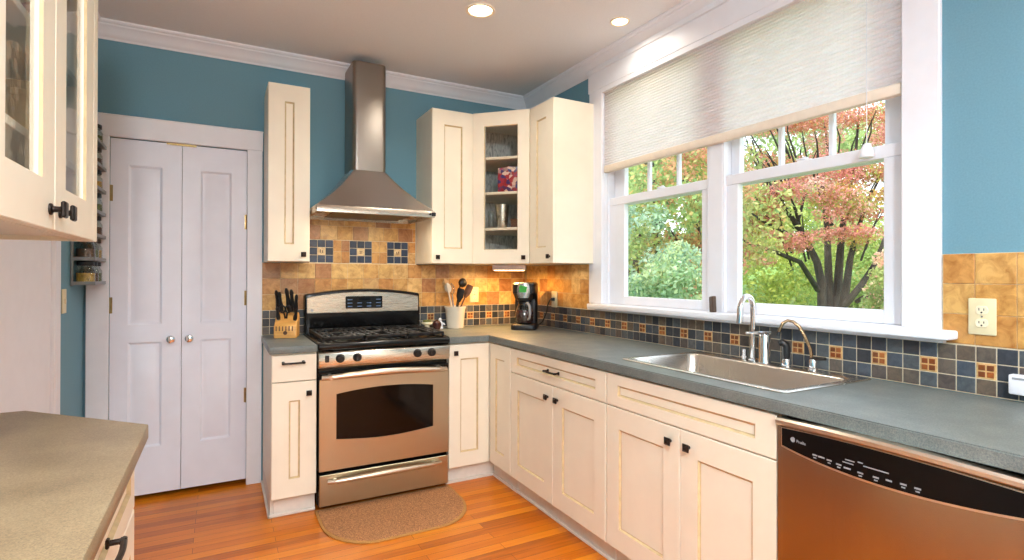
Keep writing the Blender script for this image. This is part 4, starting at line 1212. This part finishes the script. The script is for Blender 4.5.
# rug
def rug_out(g):
    x0, x1, y0, y1 = -1.685 + g, -.905 - g, -1.115 + g, -.612 - (g if g else 0)
    out = [(x1, y1), (x0, y1)]
    for k in range(13):
        a = R(180 + 90 * k / 12); out.append((x0 + .24 + .24 * math.cos(a) - (0), y0 + .30 + .30 * math.sin(a)))
    for k in range(13):
        a = R(270 + 90 * k / 12); out.append((x1 - .24 + .24 * math.cos(a), y0 + .30 + .30 * math.sin(a)))
    return out
t = thing('kitchen_rug', 'brown rug with rounded corners on the floor in front of the range', 'rug', (0, 0, 0))
b = B(); b.prism(rug_out(.012), 'z', .001, .010, .002); b.build('pile', 'rug', t)
b = B()
oo, ii = rug_out(0), rug_out(.014)
b.loft([[(p[0], p[1], z) for p in q] for q, z in ((ii, .001), (oo, .001), (oo, .006), (ii, .0085))], False, False); b.build('binding', 'rugb', t)

# ------------------------------------------------------------------ downlights
def downlight(label, x, y, r):
    t = thing('recessed_downlight', label, 'ceiling light', (x, y, H), 0, 'recessed ceiling downlights')
    b = B(); b.lathe([(r, -.0005), (r, -.005), (r * .97, -.008), (r * .80, -.006), (r * .78, -.001)], (0, 0, 0), 32, cap0=False, cap1=False); b.build('trim_ring', 'lampcan', t)
    b = B(); b.lathe([(r * .79, -.0025), (r * .6, -.004), (.001, -.005)], (0, 0, 0), 28, cap0=False); b.build('lamp', 'lampglow', t)
downlight('larger recessed downlight in the ceiling in front of the range', -.945, -1.145, .078)
downlight('smaller recessed downlight in the ceiling close to the window shade', -.222, -1.402, .053)

# ------------------------------------------------------------------ garden outside
def ground_z(x):
    return -.35 + max(0.0, x - .6) * .085
b = B(); rings = []
for i in range(41):
    x = .4 + i * 1.2
    rings.append([(x, -30 + j * 1.5, ground_z(x) + .05 * math.sin(x * 1.3 + j)) for j in range(48)])
b.loft(rings, False, False, closed=False)
b.build('lawn', 'lawn')
tag(bpy.data.objects['lawn'], 'green lawn rising beyond the window', 'lawn', None, 'structure')

def foliage(name, parent, clumps, n, size, cols, seed, flat=.6):
    """Leaf quads scattered in clumps (cx,cy,cz,r); every leaf has its own colour."""
    g = np.random.default_rng(seed)
    cl = np.array([c[:4] for c in clumps]); w = cl[:, 3] ** 2; w /= w.sum()
    idx = g.choice(len(cl), n, p=w)
    d = g.normal(size=(n, 3)); d /= np.linalg.norm(d, axis=1)[:, None]
    rad = cl[idx, 3] * g.random(n) ** (1 / 2.2)
    P = cl[idx, :3] + d * rad[:, None] * np.array([1, 1, flat])
    nrm = g.normal(size=(n, 3)); nrm[:, 2] += .6; nrm /= np.linalg.norm(nrm, axis=1)[:, None]
    a = np.cross(nrm, g.normal(size=(n, 3))); a /= np.linalg.norm(a, axis=1)[:, None]
    c = np.cross(nrm, a); s = size * (.6 + .8 * g.random(n))[:, None]
    V = np.empty((n, 4, 3)); V[:, 0] = P - a * s; V[:, 1] = P + c * s * .5; V[:, 2] = P + a * s; V[:, 3] = P - c * s * .5
    me = bpy.data.meshes.new(name)
    me.vertices.add(n * 4); me.vertices.foreach_set('co', V.ravel())
    me.loops.add(n * 4); me.loops.foreach_set('vertex_index', np.arange(n * 4))
    me.polygons.add(n); me.polygons.foreach_set('loop_start', np.arange(n) * 4)
    me.update(); me.validate()
    pal = np.array([lin(q) for q in cols]); pick = np.array([clumps[i][4] if len(clumps[i]) > 4 else -1 for i in range(len(clumps))])[idx]
    rr = g.integers(0, len(pal), n)
    half = np.where(pick >= 0, np.where(g.random(n) < .7, pick, rr), rr)
    col = pal[half] * (.75 + .5 * g.random(n))[:, None]; col[:, 3] = 1
    at = me.color_attributes.new('Col', 'FLOAT_COLOR', 'POINT'); at.data.foreach_set('color', np.repeat(np.clip(col, 0, 1), 4, 0).ravel())
    me.materials.append(M['leaf'])
    o = bpy.data.objects.new(name, me); C.objects.link(o); o.parent = parent
    return o
def branches(parent, paths):
    b = B()
    for pts, r0, r1 in paths:
        n = len(pts); b.tube(pts, [r0 + (r1 - r0) * k / (n - 1) for k in range(n)], 9)
    return b.build('trunk', 'bark', parent)
D_ = np.array
def ray(px, py, depth):
    """World point seen at a photo pixel, at a distance along the view axis (used to lay out the garden)."""
    d = fw + r2 * ((px - 512) / 537.254) - u2 * ((py - 273.4) / 537.254)
    p = Vector((CX, CY, CZ)) + d * depth
    return p
g_ = random.Random(11)
# red Japanese maple seen through the right-hand window
DM = 8.6
bx, by = ray(828, 300, DM).x, ray(828, 300, DM).y
t = thing('red_maple_tree', 'red-leaved maple tree with several dark trunks outside the right window', 'tree', (bx, by, ground_z(bx)))
L = lambda px, py, dd=0.0: tuple(ray(px, py, DM + dd) - Vector((bx, by, ground_z(bx))))
base = (0, 0, -.1)
def bs(dx): return (dx * r2.x, dx * r2.y, -.12)
mp = [
    ([bs(-.10), L(822, 285), L(817, 262), L(806, 240), L(790, 215, -.3), L(772, 190, -.4), L(760, 165, -.5), L(752, 140, -.5)], .075, .012),
    ([bs(-.03), L(829, 285, .2), L(828, 255, .2), L(827, 225, .2), L(822, 190, .4), L(828, 150, .2), L(822, 100, .2)], .075, .012),
    ([bs(.05), L(838, 285, .2), L(840, 255, .2), L(843, 225, .2), L(848, 190, .2), L(856, 150, .2), L(860, 100, .2)], .08, .012),
    ([bs(.10), L(846, 290, -.2), L(850, 260, -.2), L(856, 235, -.2), L(866, 205, -.2), L(884, 170, -.2)], .07, .012),
    ([L(818, 290), L(800, 262, -.4), L(775, 252, -.6), L(748, 243, -.8), L(726, 226, -.9)], .045, .012),
    ([L(845, 305, -.3), L(862, 284, -.5), L(876, 262, -.5), L(884, 240, -.6), L(900, 205, -.6)], .055, .015),
    ([L(856, 302, -.2), L(872, 292, -.4), L(888, 288, -.5), L(905, 270, -.5)], .035, .012),
    ([L(806, 240), L(798, 222, .4), L(806, 190, .5), L(800, 150, .5)], .035, .01),
    ([L(808, 243), L(785, 232, -.5), L(764, 222, -.6), L(738, 204, -.8)], .036, .01),
    ([L(832, 225, .2), L(820, 195, .6), L(828, 160, .8)], .03, .01)]
gb = random.Random(4)
for k in range(34):
    px, py = gb.uniform(748, 884), gb.uniform(120, 240)
    dx = (px - 828) * .35
    mp.append(([L(px - dx * .6, py + 26, -.3), L(px, py, -.5), L(px + dx * .5 + gb.uniform(-8, 8), py - gb.uniform(8, 26), -.7)], .016, .006))
branches(t, mp)
cl = []
for px, py, dd, r in ((760, 222, -.6, .42), (790, 232, -.5, .40), (818, 228, -.8, .42), (846, 236, -.9, .38), (780, 196, -.3, .5), (812, 190, -.6, .5), (842, 200, -.5, .5), (872, 205, -.7, .5),
                      (755, 175, 0, .5), (790, 160, .2, .55), (826, 165, -.2, .55), (860, 165, -.4, .55), (890, 180, -.5, .5), (770, 130, .2, .6), (810, 125, 0, .6), (850, 120, 0, .6), (890, 130, 0, .6), (780, 95, .3, .6), (830, 80, .3, .7), (880, 80, .2, .7), (908, 215, -.5, .45), (735, 190, -.1, .5), (862, 232, -.6, .3), (775, 248, -.7, .22)):
    p = L(px, py, dd)
    for k in range(4):
        q = g_.random()
        cl.append((p[0] + g_.uniform(-.35, .35), p[1] + g_.uniform(-.35, .35), p[2] + g_.uniform(-.22, .22), r * g_.uniform(.4, .75), g_.choice((0, 0, 0, 1, 1, 2, 3)) if q < .8 else g_.choice((4, 5))))
foliage('foliage', t, cl, 42000, .023, [(232, 168, 156), (218, 146, 134), (238, 190, 176), (208, 142, 108), (210, 182, 104), (182, 188, 104)], 5, .5)

def simple_tree(name, label, px, py_top, depth, width, cols, seed, n=9000, leaf=.07, trunk=True, zlow=.15, flat=.9, py_base=None):
    g = random.Random(seed)
    p = ray(px, 273, depth); gz = ground_z(p.x); top = ray(px, py_top, depth).z
    t = thing(name, label, 'tree' if 'tree' in name or 'conifer' in name else 'bush', (p.x, p.y, gz))
    h = top - gz
    if trunk:
        branches(t, [([(0, 0, -.1), (.05, .02, h * .3), (.02, .08, h * .7)], .05 + h * .012, .02)] +
                 [([(.03, .04, h * (.3 + .08 * k)), (width * .4 * math.cos(2.4 * k), width * .4 * math.sin(2.4 * k), h * (.5 + .07 * k))], .03, .01) for k in range(5)])
    cl = []
    for k in range(26):
        a = g.uniform(0, 2 * PI); q = g.uniform(zlow, 1); rr = width * math.sqrt(g.random()) * (math.sin(PI * min(.95, .12 + q * .83)) ** .6)
        cl.append((rr * math.cos(a), rr * math.sin(a), h * q * .93, width * g.uniform(.25, .45), g.randrange(len(cols))))
    foliage('foliage', t, cl, n, leaf, cols, seed, flat)
    return t
simple_tree('green_tree', 'yellow-green leafy tree outside the left window', 655, 70, 8.0, 1.5, [(190, 204, 130), (165, 188, 121), (208, 212, 141), (149, 174, 118), (223, 193, 130)], 21, 17000, 0.040)
simple_tree('orange_tree', 'small tree with orange and green leaves at the centre post of the window', 700, 120, 7.4, .95, [(216, 169, 127), (201, 187, 127), (173, 185, 121), (223, 155, 130), (208, 201, 141)], 22, 9350, 0.033)
simple_tree('conifer', 'pale blue-green conifer low outside the left window', 628, 195, 6.6, .75, [(173, 199, 173), (151, 182, 154), (193, 215, 187)], 23, 10200, 0.030, True, .05)
simple_tree('bush', 'low pale green bush under the left window trees', 668, 250, 6.0, .7, [(179, 204, 162), (157, 187, 137), (202, 216, 165)], 24, 7650, 0.030, False, .05)
simple_tree('flowering_bush', 'bush with pink blossoms at the right edge of the window', 900, 236, 5.6, .34, [(241, 180, 165), (188, 196, 126), (247, 208, 180), (165, 180, 118)], 25, 5440, 0.023, False, .05)
simple_tree('yellow_bush', 'yellow-green bush behind the maple trunks', 770, 205, 12.5, 1.5, [(216, 215, 126), (193, 202, 116), (173, 190, 112)], 26, 10200, 0.053, False, .05)
simple_tree('yellow_bush', 'bright green bush far behind the right edge of the maple', 872, 215, 13.5, 1.6, [(202, 212, 130), (173, 198, 121), (216, 208, 141)], 27, 10200, 0.053, False, .05)
simple_tree('tall_tree', 'tall pale green tree far behind the maple', 790, 60, 17, 2.6, [(193, 208, 149), (173, 193, 137), (212, 216, 157)], 28, 15300, 0.073)
simple_tree('tall_tree', 'tall darker green tree far behind the left window trees', 690, 40, 16, 2.6, [(151, 177, 127), (169, 190, 137), (138, 165, 124)], 29, 15300, 0.073)
simple_tree('tall_tree', 'tall light green tree far away seen at the left end of the window', 635, 90, 15, 2.0, [(180, 202, 155), (160, 187, 137), (204, 215, 165)], 30, 13600, 0.066)
simple_tree('tall_tree', 'tall olive tree far away behind the right end of the window', 890, 110, 18, 2.8, [(185, 193, 134), (204, 204, 146), (165, 180, 127)], 31, 15300, 0.073)

# ------------------------------------------------------------------ light
def area(name, loc, size, power, col, rot=(0, 0, 0), shape='DISK', spread=None, sy=None):
    l = bpy.data.lights.new(name, 'AREA'); l.shape = shape; l.size = size; l.energy = power; l.color = col
    if sy: l.size_y = sy
    if spread: l.spread = spread
    o = bpy.data.objects.new(name, l); C.objects.link(o); o.location = loc; o.rotation_euler = rot
    return o
WARM = (1.0, .93, .82)
K = 1.0
for x, y, pw in ((-.945, -1.145, 6.5), (-.222, -1.402, 1.7)): area('downlight_or_fill', (x, y, H - .012), .10, pw * K, WARM, spread=R(150))
area('downlight_or_fill', (-2.1, -3.3, H - .012), .14, 20, (.94, .97, 1.0), spread=R(160))  # added fill light out of view near the left counter, no fixture
for x, y in ((-1.9, -4.4), (-.9, -4.4), (-1.9, -5.6), (-.9, -5.6)): area('downlight_or_fill', (x, y, H - .012), .14, 18 * K, (.93, .965, 1.0), spread=R(160))  # further added fill lights behind the camera, without fixtures
area('under_cabinet_lamp', (-.335, -.335, UZ - .048), .2, 6.5, (1, .55, .18), (0, 0, -PI / 5.2), 'RECTANGLE', None, .04)
for sx in (-.18, .18): area('hood_lamp', (-1.312 + sx, -.442, 1.660), .05, 1.3, (1, .82, .58))
for x, y in ((-2.2, -4.7),):
    l = bpy.data.lights.new('unseen_fill_globe', 'POINT'); l.energy = 120; l.shadow_soft_size = .14; l.color = (.93, .965, 1.0)  # unseen point light added to brighten the ceiling and the room
    o = bpy.data.objects.new('unseen_fill_globe', l); C.objects.link(o); o.location = (x, y, 2.3)
sun = bpy.data.lights.new('sun', 'SUN'); sun.energy = 3.2; sun.angle = R(3); sun.color = (1, .95, .86)
so = bpy.data.objects.new('sun', sun); C.objects.link(so)
so.rotation_euler = Vector((.72, .30, -.62)).to_track_quat('-Z', 'Y').to_euler()
w = bpy.data.worlds.new('sky'); bpy.context.scene.world = w; w.use_nodes = True
nt = w.node_tree; bg = nt.nodes['Background']
tc = node(nt, 'ShaderNodeTexCoord'); sp = node(nt, 'ShaderNodeSeparateXYZ')
nt.links.new(tc.outputs['Generated'], sp.inputs[0])
rc = ramp(nt, sp.outputs['Z'], [(0.0, lin((238, 242, 246))), (0.35, lin((226, 236, 248))), (1.0, lin((196, 218, 246)))])
nt.links.new(rc, bg.inputs['Color']); bg.inputs['Strength'].default_value = 2.6
sc = bpy.context.scene
sc.view_settings.view_transform = 'Standard'; sc.view_settings.look = 'None'
sc.view_settings.exposure = 0.32; sc.view_settings.gamma = 1.0; sc.view_settings.use_curve_mapping = False
